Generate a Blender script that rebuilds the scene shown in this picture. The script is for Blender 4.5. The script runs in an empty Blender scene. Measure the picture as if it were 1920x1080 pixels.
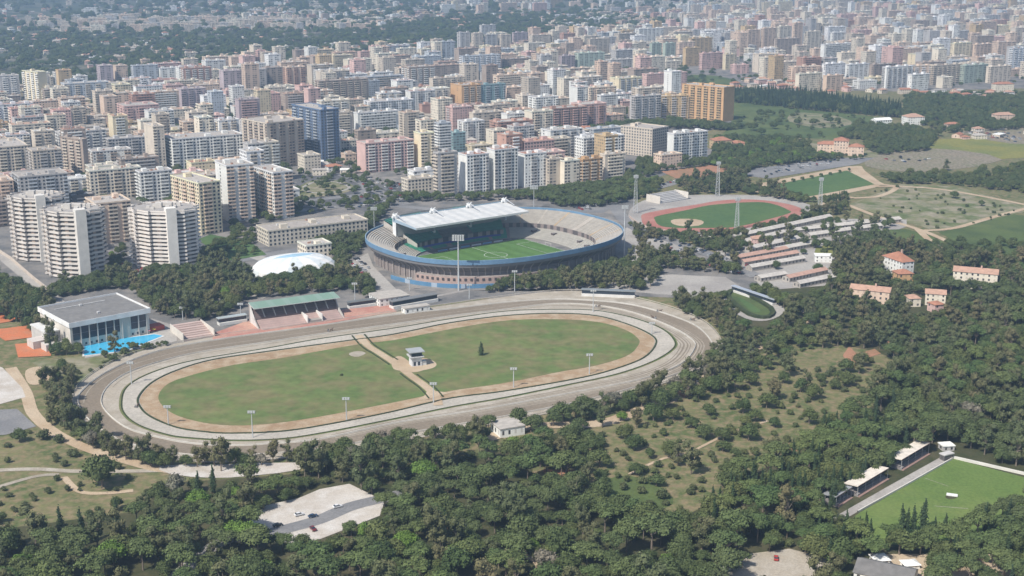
import bpy, math, random
import numpy as np
from mathutils import Vector, Matrix
from mathutils.geometry import tessellate_polygon
R = math.radians
sc = bpy.context.scene
# ---------------------------------------------------------------- camera, sky, sun, exposure
CAM_H, PITCH, FPX = 245.0, R(14.9), 2500.0          # metres above ground, tilt down, focal length in 1920-wide pixels
cd = bpy.data.cameras.new('camera'); cam = bpy.data.objects.new('camera', cd); sc.collection.objects.link(cam)
cam.location = (0, 0, CAM_H); cam.rotation_euler = (math.pi/2 - PITCH, 0, 0)
cd.sensor_width = 36; cd.lens = FPX/1920*36; cd.clip_start = 1; cd.clip_end = 40000
sc.camera = cam
SUN_EL = R(50); SUN_DIR = Vector((-0.66*math.cos(SUN_EL), -0.75*math.cos(SUN_EL), math.sin(SUN_EL))).normalized()
w = bpy.data.worlds.new('World'); sc.world = w; w.use_nodes = True
nt = w.node_tree; bg = nt.nodes['Background']; sky = nt.nodes.new('ShaderNodeTexSky')
sky.sky_type = 'NISHITA'; sky.sun_disc = False; sky.sun_elevation = SUN_EL
sky.sun_rotation = math.atan2(SUN_DIR.x, SUN_DIR.y); sky.altitude = 250; sky.dust_density = 2.0; sky.air_density = 1.0
nt.links.new(sky.outputs[0], bg.inputs[0]); bg.inputs[1].default_value = 0.095
sl = bpy.data.lights.new('sun', 'SUN'); sl.energy = 4.0; sl.angle = R(0.6); sl.color = (1, 0.945, 0.86)
so = bpy.data.objects.new('sun', sl); sc.collection.objects.link(so); so.rotation_euler = SUN_DIR.to_track_quat('Z', 'Y').to_euler()
sc.view_settings.view_transform = 'Standard'; sc.view_settings.look = 'None'; sc.view_settings.exposure = 0.45
sc.view_settings.gamma = 1
sc.cycles.max_bounces = 5; sc.cycles.diffuse_bounces = 2; sc.cycles.glossy_bounces = 2; sc.cycles.volume_bounces = 0
sc.cycles.transparent_max_bounces = 6
HAZE_DENSITY = 1.7e-4
COL = sc.collection
# ---------------------------------------------------------------- plan coordinates from the survey of the photograph
def gp(px, py, z=0.0):
    x = px - 960; y = 540 - py
    ry = FPX*math.cos(PITCH) + y*math.sin(PITCH); rz = -FPX*math.sin(PITCH) + y*math.cos(PITCH)
    t = -(CAM_H - z)/rz
    return Vector((x*t, ry*t, z))
def proj(p):
    x, y, z = p[0], p[1], p[2] - CAM_H
    d = y*math.cos(PITCH) - z*math.sin(PITCH); u = y*math.sin(PITCH) + z*math.cos(PITCH)
    return 960 + FPX*x/d, 540 - FPX*u/d
def inpoly(x, y, P):
    c = False; j = len(P) - 1
    for i in range(len(P)):
        xi, yi = P[i]; xj, yj = P[j]
        if (yi > y) != (yj > y) and x < (xj - xi)*(y - yi)/(yj - yi) + xi: c = not c
        j = i
    return c
def height_at(px, py, ptop):                         # height of a vertical edge that stands at (px,py) and ends at picture row ptop
    g = gp(px, py); lo, hi = 0.0, 200.0
    for _ in range(40):
        m = (lo + hi)/2
        if proj((g.x, g.y, m))[1] > ptop: lo = m
        else: hi = m
    return lo
# ---------------------------------------------------------------- materials
def new_mat(name):
    m = bpy.data.materials.new(name); m.use_nodes = True
    return m, m.node_tree.nodes, m.node_tree.links, m.node_tree.nodes['Principled BSDF']
def N(nodes, t, **k):
    n = nodes.new(t)
    for a, v in k.items(): setattr(n, a, v)
    return n
def mathn(nodes, links, op, a, b=None, c=None):
    n = nodes.new('ShaderNodeMath'); n.operation = op
    for i, v in enumerate((a, b, c)):
        if v is None: continue
        if isinstance(v, (int, float)): n.inputs[i].default_value = v
        else: links.new(v, n.inputs[i])
    return n.outputs[0]
def mixc(nodes, links, f, a, b, blend='MIX'):
    n = nodes.new('ShaderNodeMix'); n.data_type = 'RGBA'; n.blend_type = blend
    for s, v in ((n.inputs[0], f), (n.inputs[6], a), (n.inputs[7], b)):
        if isinstance(v, (int, float)): s.default_value = v
        elif isinstance(v, tuple): s.default_value = (*v, 1)
        else: links.new(v, s)
    return n.outputs[2]
def noise(nodes, links, scale, detail=4, vec=None, rough=.6):
    n = nodes.new('ShaderNodeTexNoise'); n.inputs['Scale'].default_value = scale; n.inputs['Detail'].default_value = detail
    n.inputs['Roughness'].default_value = rough
    if vec is not None: links.new(vec, n.inputs['Vector'])
    return n.outputs[0]
def ramp(nodes, links, f, a, b):
    n = nodes.new('ShaderNodeMapRange'); n.inputs[1].default_value = a; n.inputs[2].default_value = b; links.new(f, n.inputs[0])
    return n.outputs[0]
def ground_mat(name, cols, scales=(0.02, 0.15, 1.2), rough=.95, amount=1.0):
    """three or four earth/grass tones mixed by noises of falling size"""
    m, nd, lk, b = new_mat(name); b.inputs['Roughness'].default_value = rough; b.inputs['Specular IOR Level'].default_value = .15
    pos = nd.new('ShaderNodeNewGeometry').outputs['Position']
    c = cols[0]
    for k, c2 in enumerate(cols[1:]):
        f = ramp(nd, lk, noise(nd, lk, scales[min(k, len(scales)-1)], 6, pos), .42, .62)
        c = mixc(nd, lk, mathn(nd, lk, 'MULTIPLY', f, amount), c, c2)
    f = ramp(nd, lk, noise(nd, lk, scales[-1]*2.5, 3, pos), .3, .7)
    g = mathn(nd, lk, 'MULTIPLY_ADD', f, .35, .82)
    v = nd.new('ShaderNodeVectorMath'); v.operation = 'SCALE'; lk.new(c if not isinstance(c, tuple) else mixc(nd, lk, 0.0, c, c), v.inputs[0]); lk.new(g, v.inputs[3])
    lk.new(v.outputs[0], b.inputs['Base Color'])
    return m
def attr_mat(name, rough=.8, spec=.3, nscale=.25, amt=.3, metallic=0):
    """colour of each face from the mesh, weathered by noise"""
    m, nd, lk, b = new_mat(name); b.inputs['Roughness'].default_value = rough; b.inputs['Specular IOR Level'].default_value = spec
    b.inputs['Metallic'].default_value = metallic
    a = N(nd, 'ShaderNodeAttribute', attribute_name='col')
    pos = nd.new('ShaderNodeNewGeometry').outputs['Position']
    f = noise(nd, lk, nscale, 5, pos)
    g = mathn(nd, lk, 'MULTIPLY_ADD', f, amt*2, 1 - amt)
    v = nd.new('ShaderNodeVectorMath'); v.operation = 'SCALE'; lk.new(a.outputs['Color'], v.inputs[0]); lk.new(g, v.inputs[3])
    lk.new(v.outputs[0], b.inputs['Base Color'])
    return m
def facade_mat():
    m, nd, lk, b = new_mat('facade')
    a = N(nd, 'ShaderNodeAttribute', attribute_name='col'); wn = N(nd, 'ShaderNodeAttribute', attribute_name='win')
    uv = nd.new('ShaderNodeUVMap'); uv.uv_map = 'UVMap'; sp = nd.new('ShaderNodeSeparateXYZ'); lk.new(uv.outputs[0], sp.inputs[0])
    fu = mathn(nd, lk, 'FRACT', sp.outputs[0]); fv = mathn(nd, lk, 'FRACT', sp.outputs[1])
    iu = mathn(nd, lk, 'FLOOR', sp.outputs[0]); iv = mathn(nd, lk, 'FLOOR', sp.outputs[1])
    cx = nd.new('ShaderNodeCombineXYZ'); lk.new(iu, cx.inputs[0]); lk.new(iv, cx.inputs[1])
    wh = nd.new('ShaderNodeTexWhiteNoise'); wh.noise_dimensions = '3D'
    oi = nd.new('ShaderNodeObjectInfo'); lk.new(mathn(nd, lk, 'MULTIPLY', oi.outputs['Random'], 91.7), cx.inputs[2]); lk.new(cx.outputs[0], wh.inputs[0])
    du = mathn(nd, lk, 'ABSOLUTE', mathn(nd, lk, 'SUBTRACT', fu, .5))
    mu = mathn(nd, lk, 'LESS_THAN', du, mathn(nd, lk, 'MULTIPLY', wn.outputs['Fac'], .5))
    mv = mathn(nd, lk, 'MULTIPLY', mathn(nd, lk, 'GREATER_THAN', fv, .30), mathn(nd, lk, 'LESS_THAN', fv, .80))
    mask = mathn(nd, lk, 'MULTIPLY', mu, mv)
    rnd = wh.outputs[0]
    shut = mathn(nd, lk, 'GREATER_THAN', rnd, .68)
    glass = mixc(nd, lk, rnd, (.04, .042, .05), (.17, .155, .145))
    wcol = mixc(nd, lk, shut, glass, mixc(nd, lk, .3, a.outputs['Color'], (.16, .12, .09)))
    pos = nd.new('ShaderNodeNewGeometry').outputs['Position']
    g = mathn(nd, lk, 'MULTIPLY_ADD', noise(nd, lk, .12, 5, pos), .5, .75)
    v = nd.new('ShaderNodeVectorMath'); v.operation = 'SCALE'; lk.new(a.outputs['Color'], v.inputs[0]); lk.new(g, v.inputs[3])
    lk.new(mixc(nd, lk, mask, v.outputs[0], wcol), b.inputs['Base Color'])
    lk.new(mathn(nd, lk, 'MULTIPLY_ADD', mask, -.5, .85), b.inputs['Roughness']); b.inputs['Specular IOR Level'].default_value = .35
    return m
def leaf_mat(name, c1, c2, c3):
    m, nd, lk, b = new_mat(name); b.inputs['Roughness'].default_value = .75; b.inputs['Specular IOR Level'].default_value = .12
    a = N(nd, 'ShaderNodeAttribute', attribute_name='tone')
    oi = nd.new('ShaderNodeObjectInfo')
    pos = nd.new('ShaderNodeNewGeometry').outputs['Position']
    c = mixc(nd, lk, oi.outputs['Random'], c1, c2)
    c = mixc(nd, lk, ramp(nd, lk, noise(nd, lk, .012, 3, pos), .42, .62), c, c3)
    v = nd.new('ShaderNodeVectorMath'); v.operation = 'SCALE'; lk.new(c, v.inputs[0]); lk.new(a.outputs['Fac'], v.inputs[3])
    lk.new(v.outputs[0], b.inputs['Base Color'])
    return m
M = {}
M['paint'] = attr_mat('paint', .8, .3, .2, .30)
M['metal'] = attr_mat('metal', .45, .5, .8, .12, .3)
M['gloss'] = attr_mat('car_paint', .25, .6, .8, .05)
M['facade'] = facade_mat()
M['roof'] = attr_mat('roof_surface', .95, .1, .35, .45)
gm, nd, lk, b = new_mat('window_glass'); b.inputs['Base Color'].default_value = (.03, .04, .055, 1); b.inputs['Roughness'].default_value = .15; M['glass'] = gm
gm, nd, lk, b = new_mat('pool_water')
pos = nd.new('ShaderNodeNewGeometry').outputs['Position']
lk.new(mixc(nd, lk, noise(nd, lk, .25, 3, pos), (.03, .36, .62), (.09, .50, .74)), b.inputs['Base Color']); b.inputs['Roughness'].default_value = .12
bp = nd.new('ShaderNodeBump'); bp.inputs['Strength'].default_value = .15; lk.new(noise(nd, lk, 1.5, 3, pos), bp.inputs['Height']); lk.new(bp.outputs[0], b.inputs['Normal']); M['water'] = gm
G = {}
G['meadow'] = ground_mat('dry_meadow', [(.13, .145, .06), (.185, .175, .082), (.08, .11, .038), (.225, .18, .105)], (.012, .04, .2))
G['city'] = ground_mat('city_ground', [(.20, .19, .18), (.28, .255, .23), (.13, .13, .13)], (.01, .05, .4))
G['asphalt'] = ground_mat('asphalt', [(.10, .10, .105), (.15, .15, .15)], (.03, .4))
G['greyroad'] = ground_mat('worn_asphalt', [(.19, .19, .195), (.25, .245, .24)], (.03, .4))
G['gravel'] = ground_mat('pale_gravel', [(.50, .46, .41), (.42, .375, .32), (.55, .52, .48)], (.03, .12, .8))
G['concrete'] = ground_mat('concrete_paving', [(.38, .36, .33), (.30, .28, .26)], (.03, .3))
G['path'] = ground_mat('dirt_path', [(.48, .385, .275), (.40, .30, .20)], (.04, .5))
G['redsoil'] = ground_mat('red_soil', [(.36, .19, .12), (.28, .17, .10)], (.04, .3))
G['infield'] = ground_mat('infield_grass', [(.12, .165, .055), (.155, .178, .066), (.095, .145, .046), (.195, .165, .085)], (.008, .025, .06), amount=.7)
G['lawn'] = ground_mat('bright_lawn', [(.125, .185, .05), (.165, .205, .065), (.10, .16, .042)], (.02, .06, .3), amount=.7)
G['turf'] = ground_mat('sport_turf', [(.07, .125, .045), (.09, .145, .05)], (.02, .1))
G['field'] = ground_mat('green_field', [(.09, .125, .042), (.125, .15, .055), (.065, .095, .035)], (.008, .03, .2))
G['dryfield'] = ground_mat('dry_field', [(.16, .17, .075), (.20, .18, .10), (.11, .14, .055), (.28, .25, .18)], (.01, .03, .07))
G['yellow'] = ground_mat('yellow_flower_field', [(.22, .21, .06), (.16, .18, .06)], (.02, .1))
G['track'] = ground_mat('brown_sand_track', [(.215, .178, .135), (.245, .205, .158)], (.02, .3))
G['verge'] = ground_mat('beige_sand_verge', [(.37, .325, .26), (.30, .265, .21), (.42, .38, .32)], (.03, .12, .5))
G['white'] = ground_mat('pale_trotting_track', [(.45, .415, .36), (.39, .36, .31)], (.03, .3))
G['orange'] = ground_mat('ochre_sand_track', [(.35, .25, .155), (.30, .205, .125), (.42, .33, .23)], (.03, .12, .5))
G['redtrack'] = ground_mat('red_running_track', [(.36, .15, .12), (.40, .20, .16)], (.03, .4))
G['terrace'] = ground_mat('red_terrace', [(.42, .20, .16), (.48, .29, .22)], (.05, .4))
G['clay'] = ground_mat('orange_clay', [(.52, .17, .075), (.46, .19, .10)], (.1, .6))
G['wood'] = ground_mat('woodland_floor', [(.07, .07, .035), (.11, .095, .055), (.045, .055, .022)], (.02, .08, .3))
G['farplain'] = ground_mat('far_plain', [(.055, .075, .04), (.10, .105, .06), (.21, .19, .15), (.04, .055, .03)], (.0016, .0045, .012))
G['ballast'] = ground_mat('rubble_yard', [(.22, .18, .12), (.12, .14, .06), (.17, .15, .10), (.30, .26, .21)], (.015, .05, .3))
# ---------------------------------------------------------------- mesh builder and tags
C = {'white': (.68, .67, .64), 'cream': (.62, .56, .45), 'beige': (.53, .46, .37), 'peach': (.60, .45, .34), 'ochre': (.55, .41, .24),
     'pink': (.58, .38, .34), 'brick': (.42, .24, .18), 'brown': (.35, .28, .23), 'grey': (.42, .41, .40), 'bluegrey': (.38, .42, .46),
     'blue': (.13, .19, .30), 'yellow': (.63, .54, .36), 'green': (.36, .44, .37), 'mauve': (.40, .33, .35), 'orange': (.60, .38, .20),
     'teal': (.22, .36, .38), 'dark': (.12, .11, .11), 'tile': (.37, .18, .12), 'paletile': (.44, .28, .21), 'concrete': (.42, .39, .35)}
for k_ in C:
    if k_ not in ('tile', 'paletile', 'dark', 'concrete', 'blue', 'orange', 'ochre'):
        l_ = sum(C[k_])/3; C[k_] = tuple(min(.78, (c_*.84 + l_*t_*.16)*1.17) for c_, t_ in zip(C[k_], (1.08, .99, .92)))
class MB:
    def __init__(s): s.v = []; s.f = []; s.c = []; s.m = []; s.uv = []; s.w = []; s.mats = []
    def mi(s, m):
        if m not in s.mats: s.mats.append(m)
        return s.mats.index(m)
    def face(s, pts, col, mat='paint', uv=None, win=0.0):
        n = len(s.v); s.v += [tuple(p) for p in pts]; s.f.append(tuple(range(n, n + len(pts))))
        s.c.append(col); s.m.append(s.mi(mat)); s.uv += (uv if uv else [(0, 0)]*len(pts)); s.w.append(win)
    def box(s, x0, y0, z0, x1, y1, z1, col, mat='paint', T=None, bottom=False, top=None):
        P = [Vector(p) for p in ((x0,y0,z0),(x1,y0,z0),(x1,y1,z0),(x0,y1,z0),(x0,y0,z1),(x1,y0,z1),(x1,y1,z1),(x0,y1,z1))]
        if T is not None: P = [T @ p for p in P]
        for q in ((0,1,5,4),(1,2,6,5),(2,3,7,6),(3,0,4,7)): s.face([P[i] for i in q], col, mat)
        s.face([P[i] for i in (4,5,6,7)], top or col, mat)
        if bottom: s.face([P[i] for i in (3,2,1,0)], col, mat)
    def prism(s, pts, z0, z1, col, mat='paint', topcol=None, topmat=None, cap=True):
        n = len(pts)
        for i in range(n):
            a, b_ = pts[i], pts[(i+1) % n]
            s.face([(a[0],a[1],z0),(b_[0],b_[1],z0),(b_[0],b_[1],z1),(a[0],a[1],z1)], col, mat)
        if cap:
            T = tessellate_polygon([[Vector((p[0], p[1], 0)) for p in pts]])
            for t in T:
                q = [(pts[i][0], pts[i][1], z1) for i in t]
                if (q[1][0]-q[0][0])*(q[2][1]-q[0][1])-(q[1][1]-q[0][1])*(q[2][0]-q[0][0]) < 0: q.reverse()
                s.face(q, topcol or col, topmat or mat)
    def tube(s, p0, p1, r0, r1, col, mat='paint', n=6, cap=True):
        p0, p1 = Vector(p0), Vector(p1); d = (p1-p0).normalized(); a = d.orthogonal().normalized(); b_ = d.cross(a)
        A = [p0 + (a*math.cos(k*2*math.pi/n) + b_*math.sin(k*2*math.pi/n))*r0 for k in range(n)]
        B = [p1 + (a*math.cos(k*2*math.pi/n) + b_*math.sin(k*2*math.pi/n))*r1 for k in range(n)]
        for k in range(n): s.face([A[k], A[(k+1) % n], B[(k+1) % n], B[k]], col, mat)
        if cap: s.face(B, col, mat)
    def build(s, name, parent=None):
        me = bpy.data.meshes.new(name); me.from_pydata(s.v, [], s.f)
        for m in s.mats: me.materials.append(M[m] if m in M else G[m])
        me.polygons.foreach_set('material_index', s.m)
        a = me.attributes.new('col', 'FLOAT_COLOR', 'FACE'); a.data.foreach_set('color', np.array([(*c, 1) for c in s.c], dtype=np.float32).ravel())
        if 'facade' in s.mats:
            a = me.attributes.new('win', 'FLOAT', 'FACE'); a.data.foreach_set('value', s.w)
            u = me.uv_layers.new(name='UVMap'); u.data.foreach_set('uv', np.array(s.uv, dtype=np.float32).ravel())
        me.update()
        return link(name, me, parent)
def link(name, me, parent=None):
    o = bpy.data.objects.new(name, me); COL.objects.link(o)
    if parent: o.parent = parent
    return o
def tag(o, label=None, cat=None, group=None, kind=None):
    if label: o['label'] = label
    if cat: o['category'] = cat
    if group: o['group'] = group
    if kind: o['kind'] = kind
    return o
def empty(name, loc, rz=0, label=None, cat=None, group=None):
    o = bpy.data.objects.new(name, None); COL.objects.link(o); o.location = loc; o.rotation_euler = (0, 0, rz); o.empty_display_size = 1
    return tag(o, label, cat, group)
def smooth(P, k=6, closed=True):
    n = len(P); out = []
    for i in range(n if closed else n-1):
        g = (lambda j: P[j % n]) if closed else (lambda j: P[min(max(j, 0), n-1)])
        p0, p1, p2, p3 = g(i-1), g(i), g(i+1), g(i+2)
        for s_ in range(k):
            t = s_/k
            out.append(tuple(.5*((2*p1[a]) + (-p0[a]+p2[a])*t + (2*p0[a]-5*p1[a]+4*p2[a]-p3[a])*t*t + (-p0[a]+3*p1[a]-3*p2[a]+p3[a])*t**3) for a in (0, 1)))
    if not closed: out.append(tuple(P[-1]))
    return out
SHEETN = [0]
def world_poly(P, sm=0): 
    Q = [tuple(gp(x, y)[:2]) for x, y in P]
    return smooth(Q, sm) if sm else Q
def sheet(name, P, mat, z, sm=0, world=False, label=None):
    SHEETN[0] += 1; z += SHEETN[0]*.0006
    Q = P if world else world_poly(P, sm)
    vs = [(x, y, z) for x, y in Q]; fs = []
    for t in tessellate_polygon([[Vector((x, y, 0)) for x, y in Q]]):
        a, b_, c = t
        if (Q[b_][0]-Q[a][0])*(Q[c][1]-Q[a][1])-(Q[b_][1]-Q[a][1])*(Q[c][0]-Q[a][0]) < 0: a, b_, c = c, b_, a
        fs.append((a, b_, c))
    me = bpy.data.meshes.new(name); me.from_pydata(vs, [], fs); me.materials.append(G.get(mat) or M[mat]); me.update()
    o = link(name, me); o['kind'] = 'structure'
    if label: o['label'] = label
    return o
def ribbon_pts(Q, wd):
    L, Rr = [], []
    for i, p in enumerate(Q):
        a = Vector(Q[max(i-1, 0)]); b_ = Vector(Q[min(i+1, len(Q)-1)]); d = (b_-a).normalized(); n = Vector((-d.y, d.x))*wd/2
        L.append((p[0]+n.x, p[1]+n.y)); Rr.append((p[0]-n.x, p[1]-n.y))
    return L, Rr
def road(name, P, wd, mat, z, sm=5, label=None, world=False):
    SHEETN[0] += 1; z += SHEETN[0]*.0006
    Q = [tuple(gp(x, y)[:2]) for x, y in P] if not world else P
    Q = smooth(Q, sm, closed=False); L, Rr = ribbon_pts(Q, wd)
    vs = [(x, y, z) for x, y in L] + [(x, y, z) for x, y in Rr]; n = len(L)
    fs = [(n+i, n+i+1, i+1, i) for i in range(n-1)]
    me = bpy.data.meshes.new(name); me.from_pydata(vs, [], fs); me.materials.append(G[mat]); me.update()
    o = link(name, me); o['kind'] = 'structure'
    if label: o['label'] = label
    return o
# ================================================================ GROUND
sheet('ground', [(-7000, -120), (7000, -120), (7000, 12000), (-7000, 12000)], 'meadow', 0, world=True)
Z = .06
sheet('far_plain', [(-2600, 2250), (2600, 2250), (6900, 9000), (6900, 11900), (-6900, 11900), (-6900, 9000)], 'farplain', Z, world=True)
sheet('city_ground', [(-500,640),(-500,172),(130,160),(420,128),(760,112),(880,84),(1200,66),(1290,30),(1700,14),(2300,14),(2300,160),(1900,166),(1700,172),(1480,168),(1385,160),(1380,235),(1345,300),(1190,345),(1190,405),(1215,435),(1330,470),(1420,500),(1430,545),(1300,560),(1100,552),(900,560),(700,590),(420,640),(300,655),(150,600),(40,590)], 'city', Z*2)
# forest floor, fields and clearings
sheet('woodland_floor', [(-300,1300),(-300,1030),(60,985),(250,960),(330,905),(540,890),(700,850),(930,850),(1080,800),(1330,700),(1400,560),(1500,440),(1600,430),(1760,460),(2100,430),(2300,700),(2300,1300)], 'wood', Z*2)
sheet('meadow_field', [(1120,745),(1290,745),(1360,705),(1480,640),(1640,660),(1700,700),(1640,760),(1560,790),(1500,850),(1380,900),(1290,965),(1130,955),(1010,905),(1010,860),(1100,850)], 'meadow', Z*3, 3)
sheet('grass_clearing', [(1130,905),(1180,893),(1240,915),(1262,945),(1200,962),(1140,945)], 'field', Z*4, 3)
sheet('dry_field', [(1490,212),(1560,216),(1600,232),(1540,240),(1480,228)], 'dryfield', Z*4, 3)
sheet('dry_field', [(1480,272),(1545,268),(1590,285),(1520,292)], 'dryfield', Z*4, 3)
sheet('dry_field', [(1690,250),(1730,262),(1720,285),(1640,296),(1620,285)], 'dryfield', Z*4, 2)
sheet('dry_field', [(1860,310),(1990,305),(1990,335),(1850,330)], 'meadow', Z*4, 2)
sheet('field', [(1376,190),(1500,205),(1665,222),(1660,245),(1560,262),(1480,258),(1400,285),(1345,262),(1372,235)], 'field', Z*3, 2)
sheet('field', [(1215,165),(1300,140),(1380,150),(1385,170),(1300,168)], 'field', Z*4, 2)
sheet('field', [(1300,255),(1400,240),(1600,262),(1560,300),(1480,310),(1380,300)], 'meadow', Z*2, 2)
sheet('yellow_field', [(1725,262),(1920,262),(2000,285),(1850,300),(1740,285)], 'yellow', Z*3, 2)
sheet('rubble_yard', [(1620,302),(1700,280),(1800,282),(1880,300),(1760,322),(1650,318)], 'ballast', Z*4, 2)
sheet('rubble_yard', [(1800,245),(1990,240),(2060,268),(1900,270),(1830,256)], 'ballast', Z*4, 2)
sheet('car_park', [(1400,318),(1570,296),(1640,296),(1610,308),(1440,335),(1400,330)], 'greyroad', Z*4)
sheet('red_field', [(1240,322),(1330,310),(1380,313),(1340,330),(1270,336)], 'redsoil', Z*4)
sheet('car_park', [(1060,398),(1240,345),(1300,330),(1300,337),(1190,368),(1130,400)], 'greyroad', Z*4)
sheet('dry_field', [(1590,385),(1690,345),(1790,350),(1920,385),(2100,420),(1920,398),(1760,435)], 'dryfield', Z*3)
sheet('field', [(1760,436),(1900,402),(2100,430),(2100,520),(1900,490),(1820,470)], 'field', Z*3, 1)
sheet('field', [(1640,440),(1700,430),(1780,460),(1700,475)], 'field', Z*4, 2)
sheet('yellow_field', [(1760,480),(1830,468),(1840,485),(1770,490)], 'yellow', Z*4, 2)
sheet('yellow_field', [(1530,465),(1570,458),(1580,478),(1535,480)], 'yellow', Z*4, 2)
sheet('practice_pitch_border', [(1405,355),(1420,345),(1590,312),(1610,312),(1655,345),(1640,352),(1530,375),(1450,372)], 'path', Z*3)
sheet('practice_pitch', [(1425,352),(1588,320),(1640,346),(1510,370),(1460,366)], 'turf', Z*4)
sheet('pale_yard', [(1340,470),(1560,410),(1700,412),(1700,425),(1620,455),(1570,500),(1560,535),(1430,545),(1400,500),(1385,495)], 'concrete', Z*3, 0)
# racecourse, outside in
sheet('racecourse_apron', [(330,650),(400,636),(560,600),(740,572),(860,545),(1000,541),(1190,548),(1330,560),(1400,545),(1360,520),(1260,515),(1170,520),(1100,540),(880,545),(700,580),(470,612)], 'concrete', Z*3, 0)
vo = [(135,750),(148,722),(190,690),(260,660),(333,644),(433,627),(567,611),(733,587),(843,572),(946,557),(1039,547),(1118,548),(1190,560),(1265,580),(1325,607),(1355,645),(1345,675),(1310,697),(1190,738),(1084,765),(946,792),(843,812),(740,830),(600,853),(433,868),(310,862),(215,840),(155,797)]
to = [(148,753),(160,730),(200,700),(267,670),(333,652),(433,635),(567,617),(733,593),(843,581),(946,569),(1039,563),(1118,566),(1187,574),(1256,593),(1307,615),(1335,648),(1324,672),(1297,692),(1187,728),(1084,755),(946,782),(843,800),(740,818),(600,843),(433,856),(320,850),(230,828),(170,790)]
ti = [(188,753),(200,727),(233,703),(287,683),(367,663),(500,643),(600,628),(733,610),(843,594.5),(946,582),(1039,571),(1118,574),(1187,587),(1256,613),(1297,637),(1304,655),(1276,686),(1204,713),(1084,737),(946,763),(843,780),(740,796),(600,826),(500,835),(433,838),(350,833),(273,817),(233,803),(200,777)]
wo = [(230,760),(240,727),(287,700),(367,677),(500,655),(600,637),(740,617),(843,600),(946,585.5),(1039,582),(1118,584),(1187,598),(1238,617),(1262,638),(1260,655),(1221,679),(1152,703),(1049,725),(946,746),(843,764),(733,787),(600,813),(520,824),(433,826),(350,821),(313,815),(267,800),(240,782)]
gr = [tuple(p) for p in wo]
wi = [(263,747),(287,720),(333,697),(400,677),(500,662),(647,642),(740,629),(843,608),(946,594.5),(1039,590),(1118,594.5),(1180,612),(1221,632),(1226,648),(1204,672),(1152,692.5),(1084,710),(946,734),(843,747.5),(733,773),(633,793),(533,809),(433,813),(383,810),(333,802),(287,783),(267,765)]
gi = [(297,747),(313,723),(353,707),(433,687),(533,672),(667,648),(740,639),(843,619),(946,603),(1039,600),(1118,605),(1170,619),(1196,636),(1197,648),(1177,668),(1118,687),(1049,699),(946,720),(843,735),(740,756),(600,783),(500,797),(417,799),(350,787),(313,770)]
sheet('sand_verge', vo, 'verge', Z*4, 5)
sheet('brown_track', to, 'track', Z*5, 5)
sheet('inner_sand_verge', ti, 'verge', Z*6, 5)
def grow(Q, d):
    out = []
    for i, p in enumerate(Q):
        a = Vector(Q[i-1]); b_ = Vector(Q[(i+1) % len(Q)]); t = (b_-a).normalized(); n = Vector((-t.y, t.x))
        out.append((p[0]-n.x*d, p[1]-n.y*d))
    return out
WO, WI, TI, TO, VO, GI = [world_poly(p, 5) for p in (wo, wi, ti, to, vo, gi)]
sgn = sum(WO[i-1][0]*WO[i][1]-WO[i][0]*WO[i-1][1] for i in range(len(WO)))
SG = 1 if sgn > 0 else -1
sheet('grass_strip', grow(WO, 1.9*SG), 'infield', Z*7, world=True)
sheet('pale_track', WO, 'white', Z*8, world=True)
sheet('ochre_track', WI, 'orange', Z*9, world=True)
# streaks of pale sand raked along the brown track
for k, (d, wd, mt, i0, i1) in enumerate(((3.0, .5, 'verge', 40, 110), (-1.6, 1.3, 'verge', 2, 140), (-3.5, .5, 'track', 5, 110), (-5.2, .9, 'track', 50, 100), (-7.5, 1.1, 'track', 55, 95), (1.2, 1.0, 'verge', 45, 110), (4.8, .5, 'verge', 50, 100), (8.5, .5, 'verge', 0, 60), (-9.5, .6, 'track', 58, 90))):
    L = grow(TI, d*SG); i1 = min(i1, len(L)-2)
    road('raked_streak', L[i0:i1], wd, mt, Z*6.45 if d < 0 else Z*5.6, 1, world=True)
sheet('infield_grass', GI, 'infield', Z*10, world=True)
road('infield_path', [(672,630),(690,650),(712,664),(742,684),(770,706),(800,728),(818,748),(822,762)], 5.0, 'path', Z*11)
sheet('path_widening', [(735,676),(752,670),(775,684),(800,682),(810,690),(780,700),(760,698),(738,694)], 'path', Z*12, 3)
sheet('tower_yard', [(778,676),(800,674),(818,683),(812,692),(785,697),(770,690)], 'path', Z*11.5, 3)
sheet('path_fork', [(838,738),(855,736),(800,752),(780,752),(796,744),(802,734)], 'path', Z*12)
sheet('sand_scrape', [(655,664),(672,660),(686,664),(672,671),(658,669)], 'verge', Z*11, 2)
# athletics ground
av = [(1178,405),(1190,385),(1230,370),(1300,366),(1400,366),(1470,372),(1520,385),(1530,395),(1505,405),(1420,430),(1340,440),(1240,435),(1190,425)]
ao = [(1203,412),(1206,402),(1243,394),(1306,384),(1347,377),(1389,374.5),(1431,376),(1472,382),(1497,389),(1506,396),(1500,404),(1460,416),(1400,428),(1330,435),(1270,436),(1230,431),(1208,422)]
ai = [(1228,413),(1232,406),(1285,395),(1327,386),(1368,382),(1400,380),(1431,380),(1456,385),(1477,394),(1481,400),(1440,412),(1410,420),(1372,427),(1330,428),(1270,428),(1238,424)]
sheet('athletics_surround', av, 'concrete', Z*4, 5)
sheet('running_track', ao, 'redtrack', Z*5, 5)
sheet('athletics_infield', ai, 'turf', Z*6, 5)
sheet('sand_fan', [(1258,414),(1275,411),(1305,412),(1320,417),(1310,424),(1280,425),(1262,421)], 'path', Z*7, 2)
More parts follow.
